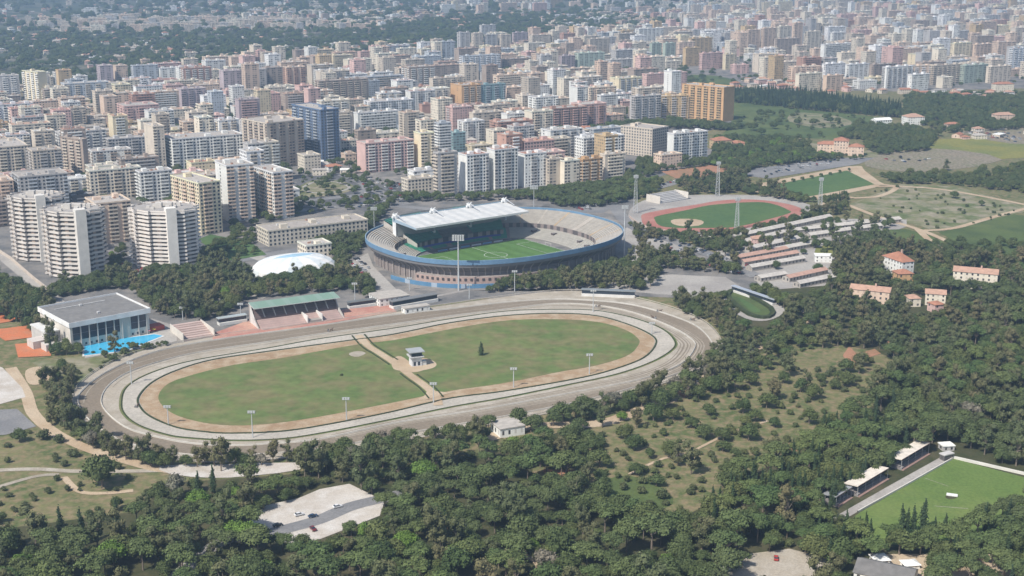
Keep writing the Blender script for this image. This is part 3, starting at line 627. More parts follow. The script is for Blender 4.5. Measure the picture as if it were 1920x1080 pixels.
# ---- racecourse grandstand with green roof
def grandstand():
    zt = 13.5
    bl, br, fr, fl = gp(463,567,zt), gp(628,547,zt), gp(633,557,zt-1.2), gp(476,579,zt-1.2)
    d = (br-bl)+(fr-fl); ang = math.atan2(d.y,d.x); L = d.length/2
    root = empty('grandstand', (fl.x,fl.y,0), ang, 'racecourse grandstand with pale green cantilever roof over brown seating', 'grandstand')
    inv = frame((fl.x,fl.y,0),ang).inverted(); bY = ((inv@bl).y+(inv@br).y)/2
    print('grandstand', L, bY, math.degrees(ang))
    bY = max(10, min(bY, 16))
    pink = (.50,.37,.33)
    mb = MB()
    for i in range(16): 
        x0=i*L/16; x1=(i+1)*L/16
        mb.face([(x0,0,zt-1.2),(x1,0,zt-1.2),(x1,bY,zt),(x0,bY,zt)], (.27,.40,.30) if i%3 else (.31,.43,.34), 'metal'); mb.face([(x0,bY,zt-.5),(x1,bY,zt-.5),(x1,0,zt-1.7),(x0,0,zt-1.7)], (.3,.33,.31))
    for (a,b_) in (((0,0,zt-1.2),(L,0,zt-1.2)),): mb.face([(0,0,zt-1.7),(L,0,zt-1.7),(L,0,zt-1.2),(0,0,zt-1.2)], (.55,.6,.56))
    mb.face([(0,bY,zt-.5),(0,0,zt-1.7),(0,0,zt-1.2),(0,bY,zt)], (.6,.62,.6)); mb.face([(L,0,zt-1.7),(L,bY,zt-.5),(L,bY,zt),(L,0,zt-1.2)], (.6,.62,.6)); mb.face([(L,bY,zt-.5),(0,bY,zt-.5),(0,bY,zt),(L,bY,zt)],(.5,.55,.5))
    mb.build('roof', root)
    mb = MB(); mb.box(0,bY-1.2,0,L,bY-.6,zt-.8,(.42,.38,.35)); mb.build('back_wall', root)
    mb = MB()
    for s_ in range(10):
        y = 2.5+s_*(bY-4.2)/10; z = 5.0+s_*.52; mb.box(.4,y,0,L-.4,y+(bY-4.2)/10,z,(.20,.15,.14),top=(.24,.17,.16) if s_%2 else (.17,.13,.12))
    mb.build('upper_seating', root)
    mb = MB()
    for s_ in range(10):
        y = -10+s_*1.2; z = .7+s_*.36; mb.box(2,y,0,L-2,y+1.2,z,pink,top=pink if s_%2 else (.45,.34,.31))
    mb.build('lower_terrace', root)
    for i in range(9):
        x = .6+i*(L-1.2)/8; mb = MB(); mb.face([(x-.25,-9 if i in (0,8) else 2,0),(x-.25,bY-1.3,0),(x-.25,bY-1.3,zt-.9),(x-.25,3.2,6.0)][::-1],(.62,.6,.57)); mb.face([(x+.25,-9 if i in (0,8) else 2,0),(x+.25,bY-1.3,0),(x+.25,bY-1.3,zt-.9),(x+.25,3.2,6.0)],(.62,.6,.57)); mb.face([(x-.25,2,5.2),(x+.25,2,5.2),(x+.25,bY-1.4,zt-1.5),(x-.25,bY-1.4,zt-1.5)],(.62,.6,.57)); mb.build('rib', root)
    mb = MB(); mb.box(L*.56,-9,0,L*.72,2,2.0,(.33,.31,.28)); mb.box(L*.55,-9.4,0,L*.56,2,5.4,(.66,.65,.62)); mb.box(L*.72,-9.4,0,L*.73,2,5.4,(.66,.65,.62)); mb.build('stair_block', root)
    mb = MB(); mb.box(L*.60,bY-3.4,6.4,L*.63,bY-1.3,9.0,(.05,.05,.06)); mb.build('doorway', root)
grandstand()
def stepped_terrace(P4, h, n, col, label):
    a,b_,c_,d_ = [gp(x,y) for x,y in P4]; d=b_-a; ang=math.atan2(d.y,d.x); L=d.length; D=min((d_-a).length,26)
    root=empty('spectator_terrace',a,ang,label,'terrace')
    mb=MB()
    for s_ in range(n): mb.box(0,s_*D/n,0,L,(s_+1)*D/n,.4+h*(s_+1)/n,col,top=col if s_%2 else tuple(x*.85 for x in col))
    mb.build('steps',root); mb=MB(); mb.box(-.4,0,0,-.003,D,h+1.2,(.6,.56,.5)); mb.box(L+.003,0,0,L+.4,D,h+1.2,(.6,.56,.5)); mb.build('side_wall',root)
stepped_terrace([(345,641),(402,632),(385,612),(330,618)],4,8,(.47,.36,.32),'small open pink terrace left of the racecourse grandstand')
# ---- domed sports hall
def dome():
    a, b_ = gp(478,512), gp(640,500); cen = gp(553,506); h = 11
    rx, ry = 33, 23; ang = R(28); root = empty('domed_hall', cen, ang, 'white domed sports hall with pale blue strip along its ridge', 'domed hall')
    nu, nv = 20, 5; mb = MB()
    def S(i, j):
        t = 2*math.pi*i/nu; q = j/nv*math.pi/2; r = math.cos(q)**.75
        ca, sa = math.cos(t), math.sin(t); m = 2.6
        return Vector((rx*math.copysign(abs(ca)**(2/m),ca)*r, ry*math.copysign(abs(sa)**(2/m),sa)*r, 11.5*math.sin(q)))
    for i in range(nu):
        for j in range(nv):
            cc = (.72,.72,.70) if i%2 else (.60,.65,.67)
            P_ = [S(i,j),S(i+1,j),S(i+1,j+1),S(i,j+1)]
            if j == nv-1: P_ = P_[:3]
            mb.face(P_, cc, 'paint')
    mb.build('dome_shell', root)
    mb = MB(); n=14
    for i in range(n):
        x0=-20+i*40/n; x1=-20+(i+1)*40/n; f=lambda x: 11.6*(1-(abs(x)/33)**2.6)+.5
        mb.face([(x0,-4.5,f(x0)-.9),(x1,-4.5,f(x1)-.9),(x1,0,f(x1)+.3),(x0,0,f(x0)+.3)],(.30,.46,.58)); mb.face([(x0,0,f(x0)+.3),(x1,0,f(x1)+.3),(x1,4.5,f(x1)-.9),(x0,4.5,f(x0)-.9)],(.36,.52,.62))
    mb.build('ridge_strip', root)
    for i in range(6):
        x=-18+i*7.2; mb=MB(); mb.box(x-1.6,-ry-.4,0,x+1.6,-ry+3,4.4,(.35,.5,.6),top=(.5,.6,.65)); mb.build('side_porch', root)
dome()
# ---- small judge tower in the infield
def judge():
    g = gp(779,686); root = empty('judges_tower', g, R(20), 'small white two storey judges tower beside the infield path', 'judges tower')
    mb=MB(); mb.box(-3,-3,0,3,3,6.2,(.66,.67,.68)); mb.build('wall',root)
    mb=MB(); mb.box(-4.2,-4.2,6.2,4.2,4.2,6.7,(.5,.5,.5)); mb.box(-4.6,-4.6,9.3,4.6,4.6,9.8,(.33,.35,.36),bottom=True); mb.build('roof',root)
    mb=MB(); mb.box(-3.2,-3.2,6.7,3.2,3.2,9.3,(.05,.06,.08),'glass'); mb.build('lantern',root)
    for s_ in (-1,1):
        mb=MB(); mb.box(s_*1.3-.7,-3.12,1.2,s_*1.3+.7,-3.02,3.4,(.05,.05,.07),'glass'); mb.build('window',root)
    mb=MB(); mb.box(3.003,-2.5,0,6,1,3.2,(.6,.6,.58)); mb.build('porch',root)
judge()
# ---- low white betting stand by the far straight, rails and hedges
def bar(name, px0, px1, depth, h, col, label, cat, topcol=None, legs=False, parent=None):
    a,b_ = gp(*px0), gp(*px1); d=b_-a; ang=math.atan2(d.y,d.x); L=d.length
    root=empty(name,a,ang,label,cat); return root, L
def lowstand(p0,p1,D,h,label,glass=True,rc=(.6,.6,.58),wc=(.64,.63,.6)):
    r_,L=bar('low_stand',p0,p1,D,h,None,label,'stand')
    mb=MB(); mb.box(0,0,0,L,D,h*.45,wc); mb.build('wall',r_)
    mb=MB(); mb.box(.2,1.2,h*.45,L-.2,D-.2,h,(.06,.08,.10),'glass' if glass else 'paint'); mb.build('glazing',r_)
    mb=MB(); mb.box(-.4,.6,h,L+.4,D+.4,h+.4,rc,'metal',bottom=True); mb.build('roof',r_)
lowstand((1090,556),(1190,560),5,4.5,'long low white stand with dark glazing behind the far bend of the racecourse',rc=(.30,.33,.34))
lowstand((738,581),(822,566),6,5,'low dark roofed stand beside the white pavilion below the stadium',rc=(.25,.25,.24))
lowstand((412,612),(464,604),5,4.5,'small grey roofed shelter left of the green grandstand',rc=(.5,.55,.54))
lowstand((656,580),(706,573),5,4,'small dark shelter right of the green grandstand',rc=(.2,.21,.2))
lowstand((1369,547),(1448,574),4,4,'narrow pale blue roofed shelter beside the oval paddock',rc=(.48,.52,.58))
def hedge(name,Q,wd,h,mat,label,cat,closed=True,kind=None):
    Q=Q+[Q[0]] if closed else Q; L,Rr=ribbon_pts(Q,wd); mb=MB()
    for i in range(len(Q)-1):
        A=[(*L[i],0),(*L[i+1],0),(*Rr[i+1],0),(*Rr[i],0)]; B=[(x,y,h) for x,y,_ in A]
        mb.face([B[3],B[2],B[1],B[0]],(.05,.07,.03),mat); mb.face([A[1],A[0],B[0],B[1]],(.05,.07,.03),mat); mb.face([A[3],A[2],B[2],B[3]],(.05,.07,.03),mat)
    o=mb.build(name); tag(o,label,cat); return o
G['hedge']=ground_mat('clipped_hedge',[(.05,.065,.028),(.075,.085,.04),(.03,.045,.02)],(.1,.4,1.5))
hedge('hedge',grow(WI,1.0*SG),1.0,.9,'hedge','thin dark clipped hedge round the inside of the pale trotting track','hedge')
hedge('hedge',grow(WO,.6*SG),.6,.7,'hedge','thin dark hedge round the outside of the pale trotting track','hedge')
PH=world_poly([(1366,552),(1385,548),(1445,580),(1440,597),(1405,592),(1370,565)],3)
hedge('hedge',PH,3.2,2.0,'hedge','thick clipped hedge round the oval paddock right of the racecourse','hedge')
def rail(Q,label,closed=True,col=(.62,.60,.55),h=1.15,name='rail_fence'):
    Q=Q+[Q[0]] if closed else Q; L,Rr=ribbon_pts(Q,.18); mb=MB()
    for z0,z1 in ((h-.35,h),(.35,.55)):
        for i in range(len(Q)-1):
            mb.face([(*L[i+1],z0),(*L[i],z0),(*L[i],z1),(*L[i+1],z1)],col); mb.face([(*Rr[i],z0),(*Rr[i+1],z0),(*Rr[i+1],z1),(*Rr[i],z1)],col)
            mb.face([(*Rr[i],z1),(*Rr[i+1],z1),(*L[i+1],z1),(*L[i],z1)],col)
    for p in Q[::2]: mb.box(p[0]-.09,p[1]-.09,0,p[0]+.09,p[1]+.09,h,col)
    o=mb.build(name); tag(o,label,'fence')
rail(grow(TO,.5*SG),'white running rail along the outside of the brown sand track')
rail(grow(TI,-.5*SG),'white running rail along the inside of the brown sand track')
rail(grow(VO,-.3*SG),'outer boundary rail of the racecourse sand verge',col=(.5,.46,.4),h=1.6)
PL=world_poly([(672,630),(690,650),(712,664),(742,684),(770,706),(800,728),(818,748)]); PLs=smooth(PL,4,False)
for s_,lb in ((0,'low dark hedge on the left of the infield path'),(1,'low dark hedge on the right of the infield path')):
    LL=ribbon_pts(PLs,8.0)[1-s_]; LL=[p for p in LL if math.hypot(p[0]-gp(775,688).x,p[1]-gp(775,688).y)>13]
    segs=[[]]
    for i,p in enumerate(LL):
        if i and math.hypot(p[0]-LL[i-1][0],p[1]-LL[i-1][1])>9: segs.append([])
        segs[-1].append(p)
    for sg in segs:
        if len(sg)>1: hedge('hedge',sg,.9,.9,'hedge',lb+(' towards the grandstand' if sg is segs[0] else ' towards the near straight'),'hedge',closed=False)
# ---- athletics grandstand, lower right stands
stepped_terrace([(1238,383),(1290,374),(1285,367),(1240,376)],6,7,(.46,.45,.44),'concrete spectator terrace on the far left of the running track')
def coverstand(p0,p1,ptop,label,rc=(.66,.60,.52),D=8):
    a,b_=gp(*p0),gp(*p1); d=b_-a; ang=math.atan2(d.y,d.x); L=d.length; h=height_at(p0[0],p0[1],ptop)
    r_=empty('covered_stand',a,ang,label,'stand')
    mb=MB()
    for s_ in range(5): mb.box(0,s_*1.3,0,L,(s_+1)*1.3,.6+.5*s_,(.30,.2,.17) if s_==0 else (.24,.22,.21))
    mb.build('seating',r_); mb=MB(); mb.box(0,6.5,0,L,7,h-.6,(.10,.10,.10)); mb.build('back_wall',r_)
    mb=MB(); mb.face([(-.5,1,h),(L+.5,1,h),(L+.5,D,h-.5),(-.5,D,h-.5)],rc,'roof'); mb.face([(-.5,1,h-.4),(-.5,D,h-.9),(L+.5,D,h-.9),(L+.5,1,h-.4)],(.2,.18,.17)); mb.face([(-.5,1,h-.4),(L+.5,1,h-.4),(L+.5,1,h),(-.5,1,h)],(.35,.2,.17)); mb.face([(-.5,D,h-.9),(-.5,1,h-.4),(-.5,1,h),(-.5,D,h-.5)],rc); mb.face([(L+.5,1,h-.4),(L+.5,D,h-.9),(L+.5,D,h-.5),(L+.5,1,h)],rc); mb.build('roof',r_)
    for i in range(5): 
        mb=MB(); x=i*L/4; mb.tube((x,1.2,0),(x,1.2,h-.3),.12,.12,(.4,.4,.4),n=5); mb.build('post',r_)
coverstand((1572,953),(1600,935),932,'grey roofed end section of the stands by the bright green pitch',rc=(.28,.29,.30))
coverstand((1612,934),(1668,900),912,'cream roofed covered stand by the bright green pitch, the nearer of two')
coverstand((1694,884),(1745,853),862,'cream roofed covered stand by the bright green pitch, the farther of two')
def lowwall(P,h,t,col,label,name='boundary_wall'):
    Q=[tuple(gp(x,y)[:2]) for x,y in P]; L,Rr=ribbon_pts(Q,t); mb=MB()
    for i in range(len(Q)-1):
        mb.face([(*Rr[i],0),(*Rr[i+1],0),(*Rr[i+1],h),(*Rr[i],h)],col); mb.face([(*L[i+1],0),(*L[i],0),(*L[i],h),(*L[i+1],h)],col); mb.face([(*Rr[i],h),(*Rr[i+1],h),(*L[i+1],h),(*L[i],h)],col)
    tag(mb.build(name),label,'wall')
lowwall([(1608,962),(1700,911),(1786,862)],1.2,.5,(.6,.57,.52),'low pale wall between the covered stands and the bright green pitch')
lowwall([(1786,860),(1860,877),(1960,900)],1.4,1.2,(.62,.6,.55),'low pale wall along the far side of the bright green pitch')
lowwall([(-20,462),(20,487),(60,522),(92,548)],2.6,.6,(.52,.45,.38),'long beige wall running beside the avenue at the far left')
lowwall([(1180,408),(1200,424),(1260,438),(1300,446)],2.0,.5,(.50,.40,.34),'low brown wall round the near left of the running track')
def goalmouth(px,py,ang,label):
    r_=gp(px,py); root=empty('football_goal',r_,ang,label,'goal'); wh=(.7,.7,.7)
    mb=MB(); mb.tube((-3.66,0,0),(-3.66,0,2.44),.12,.12,wh); mb.tube((3.66,0,0),(3.66,0,2.44),.12,.12,wh); mb.tube((-3.66,0,2.44),(3.66,0,2.44),.12,.12,wh); mb.build('frame',root)
    mb=MB(); mb.face([(-3.66,0,2.4),(3.66,0,2.4),(3.66,1.6,0),(-3.66,1.6,0)],(.3,.36,.28)); mb.build('net',root)
def mark(P,z,label=None,wd=.25,name='pitch_line'):
    road(name,P,wd,'white',z,1,label)
mark([(1752,950),(1815,955)],Z*5,wd=.3); mark([(1735,898),(1778,913)],Z*5,wd=.25)
sheet('bare_earth_spot',[(1772,932),(1785,927),(1797,931),(1790,936),(1778,937)],'wood',Z*5,2)
g=gp(1785,930); r_=empty('white_mat',g,R(-20),'small white folded mat lying in the middle of the bright green pitch','mat'); mb=MB(); mb.box(-2.4,-1.2,.25,2.4,1.2,.8,(.7,.7,.7)); mb.build('mat_body',r_)
# ================================================================ BUILDINGS
YAW = 31.0
NUM = ['zero','one','two','three','four','five','six','seven','eight','nine','ten','eleven','twelve','thirteen','fourteen','fifteen','sixteen','seventeen','eighteen','nineteen','twenty']
ORD = ['first','second','third','fourth','fifth','sixth','seventh','eighth','ninth','tenth','eleventh','twelfth','thirteenth','fourteenth','fifteenth','sixteenth','seventeenth','eighteenth','nineteenth','twentieth']
def solve_len(B, dirv, tx):
    lo, hi = 3.0, 140.0; s0 = 1 if proj(B + dirv*5)[0] > proj(B)[0] else -1
    for _ in range(30):
        m = (lo+hi)/2; x = proj(B + dirv*m)[0]
        if (x - tx)*s0 < 0: lo = m
        else: hi = m
    return lo
def spec(xA, xB, xC, yb, yt, col, front='mix', side='blank', yaw=YAW, par=None, roof=None, D=None, fl=None, lab=None, name='apartment_building', top=None):
    a = R(yaw); e = Vector((math.cos(a), math.sin(a), 0)); n = Vector((-math.sin(a), math.cos(a), 0)); B = gp(xB, yb)
    L = max(6, solve_len(B, e, xC)); Dd = D or max(9, min(70, solve_len(B, n, xA))) if xA < xB - 2 else (D or 13)
    h = height_at(xB, yb, yt)
    return dict(B=B, L=L, D=Dd, h=h, yaw=a, col=col, front=front, side=side, par=par, roof=roof, lab=lab, name=name, hand=True, px=(xA, yt, xC, yb), top=top)
H_ = []
def HB(*a, **k): H_.append(spec(*a, **k))
# front row behind the stadium
HB(815,822,858,370,288,'grey','band','strip',par='beige'); HB(860,876,917,364,292,'white','mix','blank',par='grey',roof='tile'); HB(913,928,971,359,282,'white','mix','blank',par='grey',roof='tile'); HB(968,984,1024,352,290,'white','mix','blank',par='grey',roof='tile')
HB(1024,1030,1056,350,300,'beige','strip','strip',par='cream'); HB(1054,1058,1086,350,303,'cream','strip','blank',par='white'); HB(1084,1092,1129,347,300,'orange','strip','strip',par='beige'); HB(1126,1134,1172,338,291,'beige','band','blank',par='cream')
HB(670,686,776,325,270,'pink','mix','blank',par='white'); HB(777,790,815,317,251,'yellow','strip','blank',par='cream'); HB(816,824,846,300,232,'bluegrey','band','band',par='white'); HB(846,850,873,290,250,'teal','band','band',par='bluegrey'); HB(858,872,908,272,229,'white','mix','strip',par='grey'); HB(880,888,918,262,213,'beige','strip','blank')
HB(664,672,748,252,213,'white','band','blank',par='white',lab='white office block with long horizontal bands, right of the blue tower'); HB(683,696,776,237,192,'white','mix','strip',par='bluegrey'); HB(753,768,815,172,127,'brown','strip','strip',par='white'); HB(583,600,692,200,153,'brown','strip','strip',par='beige',D=16); HB(640,655,757,186,147,'bluegrey','band','strip',par='beige',D=15)
HB(683,688,713,188,153,'bluegrey','mix','strip'); HB(805,812,873,182,148,'beige','strip','blank'); HB(845,866,902,206,161,'orange','strip','blank',par='beige',lab='bright orange walled slab with balconies near the city centre'); HB(899,903,948,203,160,'teal','mix','blank',par='bluegrey')
HB(787,792,812,224,197,'brick','blank','blank',lab='plain orange brick block with no windows in sight'); HB(665,672,706,278,246,'brown','band','band')
HB(1017,1034,1100,250,205,'brick','mix','mix',par='pink'); HB(1070,1090,1136,242,197,'pink','mix','strip',par='brick')
HB(1163,1222,1252,296,243,'beige','grid','grid',yaw=48,lab='long cream institutional block with rows of small windows above the woods'); HB(1250,1262,1325,305,252,'white','mix','blank',par='bluegrey'); HB(1225,1240,1278,318,292,'peach','grid','grid')
HB(1277,1355,1375,229,165,'orange','blank','strip',yaw=47,par='ochre',lab='tall ochre slab of flats with blank bright end wall beside the green field'); HB(1213,1222,1290,226,182,'ochre','mix','strip',yaw=20,par='grey'); HB(1180,1190,1238,232,182,'grey','strip','strip'); HB(1120,1126,1158,218,180,'white','band','strip',par='bluegrey')
HB(1143,1160,1203,184,148,'yellow','strip','blank',par='bluegrey'); HB(1203,1212,1253,174,140,'pink','grid','grid')
# blue tower and neighbours
HB(551,604,638,305,207,'blue','mix','mix',yaw=38,par='bluegrey',lab='tall dark blue tower of flats, the bluest in the city'); HB(457,504,572,318,232,'beige','strip','strip',yaw=42,par='brown',lab='tall beige and dark brown striped twin tower left of the blue tower')
HB(559,572,602,325,293,'cream','grid','grid',lab='small cream five storey corner building below the blue tower')
HB(310,326,458,318,262,'white','mix','band',par='white',lab='long white slab of flats with regular brown recessed balconies'); HB(275,292,313,320,238,'beige','mix','blank',par='cream'); HB(443,450,489,238,188,'mauve','band','blank',par='pink')
HB(333,342,388,208,168,'mauve','strip','blank'); HB(190,198,223,232,182,'peach','strip','blank',par='yellow'); HB(222,236,300,243,200,'pink','mix','mix')
HB(183,190,214,162,124,'mauve','strip','strip'); HB(214,220,241,158,124,'peach','mix','blank'); HB(247,252,298,158,124,'bluegrey','strip','strip'); HB(297,302,336,156,129,'white','strip','strip',par='teal'); HB(340,346,398,165,129,'brick','strip','strip',par='white'); HB(413,421,454,176,134,'mauve','strip','blank',par='grey'); HB(455,462,488,178,122,'peach','strip','strip'); HB(493,499,534,170,128,'brown','strip','strip',par='white'); HB(533,540,574,175,127,'peach','strip','strip',par='brick')
HB(0,4,40,195,143,'grey','strip','strip',par='white'); HB(47,76,92,196,136,'yellow','blank','strip',yaw=50,par='white',lab='pale yellow tower with a striped white flank at the far left'); HB(117,124,206,197,158,'bluegrey','mix','strip',par='beige')
HB(823,829,854,118,79,'bluegrey','strip','strip',par='white'); HB(857,863,882,98,62,'grey','strip','strip'); HB(884,889,906,98,63,'beige','strip','strip'); HB(908,912,932,97,66,'grey','strip','strip'); HB(934,940,958,96,66,'beige','strip','strip'); HB(960,964,990,90,62,'mauve','strip','strip'); HB(899,903,930,74,48,'grey','strip','blank')
HB(862,868,938,143,106,'bluegrey','strip','strip',par='white'); HB(937,942,1000,133,112,'brown','mix','strip'); HB(1047,1053,1078,138,106,'mauve','strip','strip'); HB(1077,1084,1133,136,101,'green','strip','strip'); HB(1100,1106,1143,106,74,'beige','strip','strip'); HB(1190,1197,1243,88,55,'white','strip','strip'); HB(1218,1222,1240,112,82,'green','strip','blank'); HB(1242,1247,1266,112,82,'green','strip','blank'); HB(1268,1273,1302,116,80,'peach','strip','strip')
# left front
HB(30,44,133,418,333,'grey','mix','mix',par='bluegrey'); HB(-30,-10,57,335,278,'beige','mix','mix',par='cream'); HB(56,66,120,345,284,'beige','mix','mix',par='grey'); HB(-20,-8,32,420,342,'peach','mix','strip'); HB(-30,-20,24,428,380,'brown','band','band')
HB(118,160,168,332,262,'brown','blank','strip',yaw=55,par='beige',lab='long brown slab whose striped flank runs back from the street, far left'); HB(165,172,268,378,322,'cream','mix','mix',par='beige'); HB(258,266,326,380,324,'white','mix','mix',par='white',lab='white block of flats with deep square loggias'); HB(132,138,180,405,368,'dark','band','band',par='grey'); HB(168,176,248,318,285,'white','mix','mix',par='brown')
HB(326,378,418,442,345,'yellow','mix','mix',yaw=40,par='peach',lab='pale ochre stepped block of flats right behind the round white tower'); HB(409,430,480,417,312,'white','strip','blank',par='peach',lab='tall white tower with red rooftop, left one of the pair by the roundabout'); HB(478,516,552,412,325,'white','strip','mix',yaw=36,par='peach',lab='tall white tower, right one of the pair by the roundabout')
HB(166,184,250,460,383,'peach','strip','mix',par='beige'); HB(200,206,292,300,262,'grey','mix','mix'); HB(222,230,300,342,300,'brown','band','mix',par='grey')
HB(474,504,690,463,434,'cream','grid','grid',D=26,name='school_building',lab='long low cream school building among trees behind the domed hall'); HB(560,575,622,486,462,'cream','grid','grid',D=18,name='school_building',lab='small cream school wing in front of the long school building')
HB(753,765,816,362,338,'cream','grid','grid',name='low_building',lab='low cream building with flat roof beside the roundabout'); HB(640,648,668,308,290,'peach','grid','blank'); 
# right city
HB(1290,1295,1334,108,73,'ochre','strip','blank'); HB(1397,1402,1424,99,57,'peach','strip','strip'); HB(1425,1430,1453,98,54,'peach','strip','strip',par='white'); HB(1457,1461,1481,90,50,'cream','strip','strip'); HB(1483,1488,1503,98,44,'peach','strip','strip'); HB(1450,1456,1500,103,74,'brown','strip','strip',par='beige'); HB(1508,1513,1538,97,60,'cream','strip','strip'); HB(1537,1544,1597,118,84,'white','band','blank',par='white',lab='white office slab with horizontal bands in the right part of the city'); HB(1557,1561,1584,86,62,'white','strip','strip')
HB(1540,1546,1583,157,121,'white','mix','strip'); HB(1583,1590,1628,152,122,'white','strip','strip',par='bluegrey'); HB(1652,1660,1709,166,127,'white','strip','strip',par='grey'); HB(1700,1708,1740,172,141,'white','mix','grid'); HB(1740,1748,1800,160,124,'beige','strip','strip'); HB(1798,1806,1850,157,124,'green','strip','strip',par='beige'); HB(1848,1855,1894,156,126,'beige','strip','strip'); HB(1780,1787,1820,114,82,'yellow','strip','strip'); HB(1822,1828,1860,112,84,'peach','strip','strip'); HB(1890,1896,1935,140,92,'bluegrey','strip','strip',par='white')
HB(1490,1497,1540,174,140,'cream','mix','blank'); HB(1543,1549,1580,172,143,'peach','strip','blank'); HB(1280,1285,1311,125,91,'ochre','mix','blank'); HB(1310,1316,1354,131,101,'pink','mix','mix'); HB(1356,1360,1380,131,103,'yellow','strip','blank'); HB(1630,1636,1680,150,122,'brown','strip','strip')
# ---------- cheaper look-ups
PALW = [('beige',9),('cream',12),('white',11),('peach',9),('grey',3),('pink',4),('brown',3),('ochre',2),('yellow',2),('bluegrey',2),('brick',1)]
PALN = [p for p, w_ in PALW for _ in range(w_)]
rng = random.Random(77)
def bbox(s):
    e = Vector((math.cos(s['yaw']), math.sin(s['yaw']), 0)); n = Vector((-e.y, e.x, 0)); B = s['B']
    Q = [proj((*(B+e*x+n*y)[:2], z)) for x in (0, s['L']) for y in (0, s['D']) for z in (0, s['h'])]
    return min(q[0] for q in Q), min(q[1] for q in Q), max(q[0] for q in Q), max(q[1] for q in Q)
def centre(s):
    e = Vector((math.cos(s['yaw']), math.sin(s['yaw']), 0)); n = Vector((-e.y, e.x, 0)); return s['B'] + e*s['L']/2 + n*s['D']/2
for s in H_: s['bb'] = bbox(s); s['c'] = centre(s)
ZC = [(-60,440),(-60,195),(130,165),(420,135),(700,118),(880,92),(1180,75),(1270,62),(1300,95),(1285,128),(1215,150),(1255,168),(1290,180),(1230,226),(1160,232),(1110,240),(1140,262),(1150,300),(1170,335),(1030,350),(830,360),(760,330),(660,328),(600,330),(556,340),(548,400),(470,412),(420,440),(300,430),(160,440),(60,440)]
ZR = [(1285,128),(1280,60),(1400,45),(1700,25),(2000,22),(2000,160),(1720,168),(1500,165),(1400,142),(1330,130)]
def clash(c, L, D):
    for s in placed:
        d = (c - s['c']).length
        if d < .42*(math.hypot(L, D) + math.hypot(s['L'], s['D']))*.98: return True
    return False
placed = list(H_)
TOWERS = [gp(68,480), gp(135,512), gp(300,492)]
for t in TOWERS: placed.append(dict(c=t+Vector((0,8,0)), L=38, D=32, bb=(0,0,0,0), hand=False))
placed.append(dict(c=SC, L=190, D=170, bb=(0,0,0,0), hand=False))
def autofill(zone, dv, lens, hts, gap, keep, yaw=YAW, D=(12,17), pal=PALN, out=None, hand_limit=.3, houses=False):
    a = R(yaw); e = Vector((math.cos(a), math.sin(a), 0)); n = Vector((-e.y, e.x, 0))
    W = [gp(*p) for p in zone]; us = [p.dot(e) for p in W]; vs = [p.dot(n) for p in W]
    res = []; v = min(vs)
    while v < max(vs):
        u = min(us) + rng.uniform(0, 30)
        while u < max(us):
            L = rng.uniform(*lens); Dd = rng.uniform(*D); B = e*u + n*(v + rng.uniform(-4, 4)); c = B + e*L/2 + n*Dd/2
            u += L + rng.uniform(*gap)
            if c.y < 300: continue
            x, y = proj(c)
            if not (-140 < x < 2060) or not inpoly(x, y, zone) or rng.random() > keep or clash(c, L, Dd): continue
            h = rng.triangular(hts[0], hts[1], (hts[0]*.45+hts[1]*.55))
            if rng.random() < .22: h = rng.uniform(hts[0]*.6, hts[0])
            if h > hts[1]*.78: L = min(L, rng.uniform(15, 24))
            
            s = dict(B=B, L=L, D=Dd, h=h, yaw=a + R(rng.uniform(-1.5, 1.5)), col=rng.choice(pal), front=rng.choice(['mix','mix','strip','strip','band','grid']), side=rng.choice(['blank','strip','mix','grid','blank']), par=rng.choice([None,None,'white','cream','grey','beige']), roof=rng.choice([None,None,'tile','paletile','white','concrete']), lab=None, name='apartment_building', hand=False, top=None, c=c)
            s['bb'] = bbox(s); ok = True
            for t in H_:
                if t['c'].y < c.y: continue
                b1, b2 = s['bb'], t['bb']; ow = min(b1[2], b2[2]) - max(b1[0], b2[0]); oh = min(b1[3], b2[3]) - max(b1[1], b2[1])
                if ow > 0 and oh > 0 and ow*oh > hand_limit*(b2[2]-b2[0])*(b2[3]-b2[1]):
                    s['h'] = max(8, s['h']*.4); s['bb'] = bbox(s); b1 = s['bb']; oh = min(b1[3], b2[3]) - max(b1[1], b2[1])
                    if ow*oh > hand_limit*(b2[2]-b2[0])*(b2[3]-b2[1]): ok = False; break
            if ok: res.append(s); placed.append(s)
        v += dv
    return res
AUTO = autofill(ZC, 35, (18, 56), (16, 48), (2, 14), .93, D=(14,21))
AUTO += autofill(ZR, 48, (20, 60), (20, 54), (5, 26), .9, yaw=24, D=(14,21))
# far quarters
FARQ = []
FARQ += autofill([(60,57),(30,48),(180,36),(420,40),(620,42),(720,62),(600,58),(300,62),(60,60)], 38, (16,44), (10,24), (3,22), .78, yaw=20, pal=['grey','cream','beige','beige','peach'])
FARQ += autofill([(1280,45),(1290,18),(1600,6),(1800,2),(2030,2),(2030,24),(1700,26),(1400,42)], 60, (20,60), (14,44), (8,44), .8, yaw=24)
FARQ += autofill([(640,48),(660,24),(830,22),(760,52)], 34, (16,40), (8,16), (6,26), .6)
FARQ += autofill([(1010,70),(1020,35),(1280,22),(1260,60)], 40, (20,60), (8,16), (10,40), .6)
FARQ += autofill([(820,26),(830,6),(960,2),(1040,14),(1040,26)], 40, (40,90), (16,34), (10,40), .6)
FARQ += autofill([(440,50),(480,22),(620,18),(640,46)], 40, (16,40), (8,20), (10,30), .55)
FARQ += autofill([(0,30),(0,6),(500,-6),(1000,-6),(800,14),(400,22)], 120, (20,70), (8,18), (30,120), .3, yaw=20, pal=['white','cream','beige'])
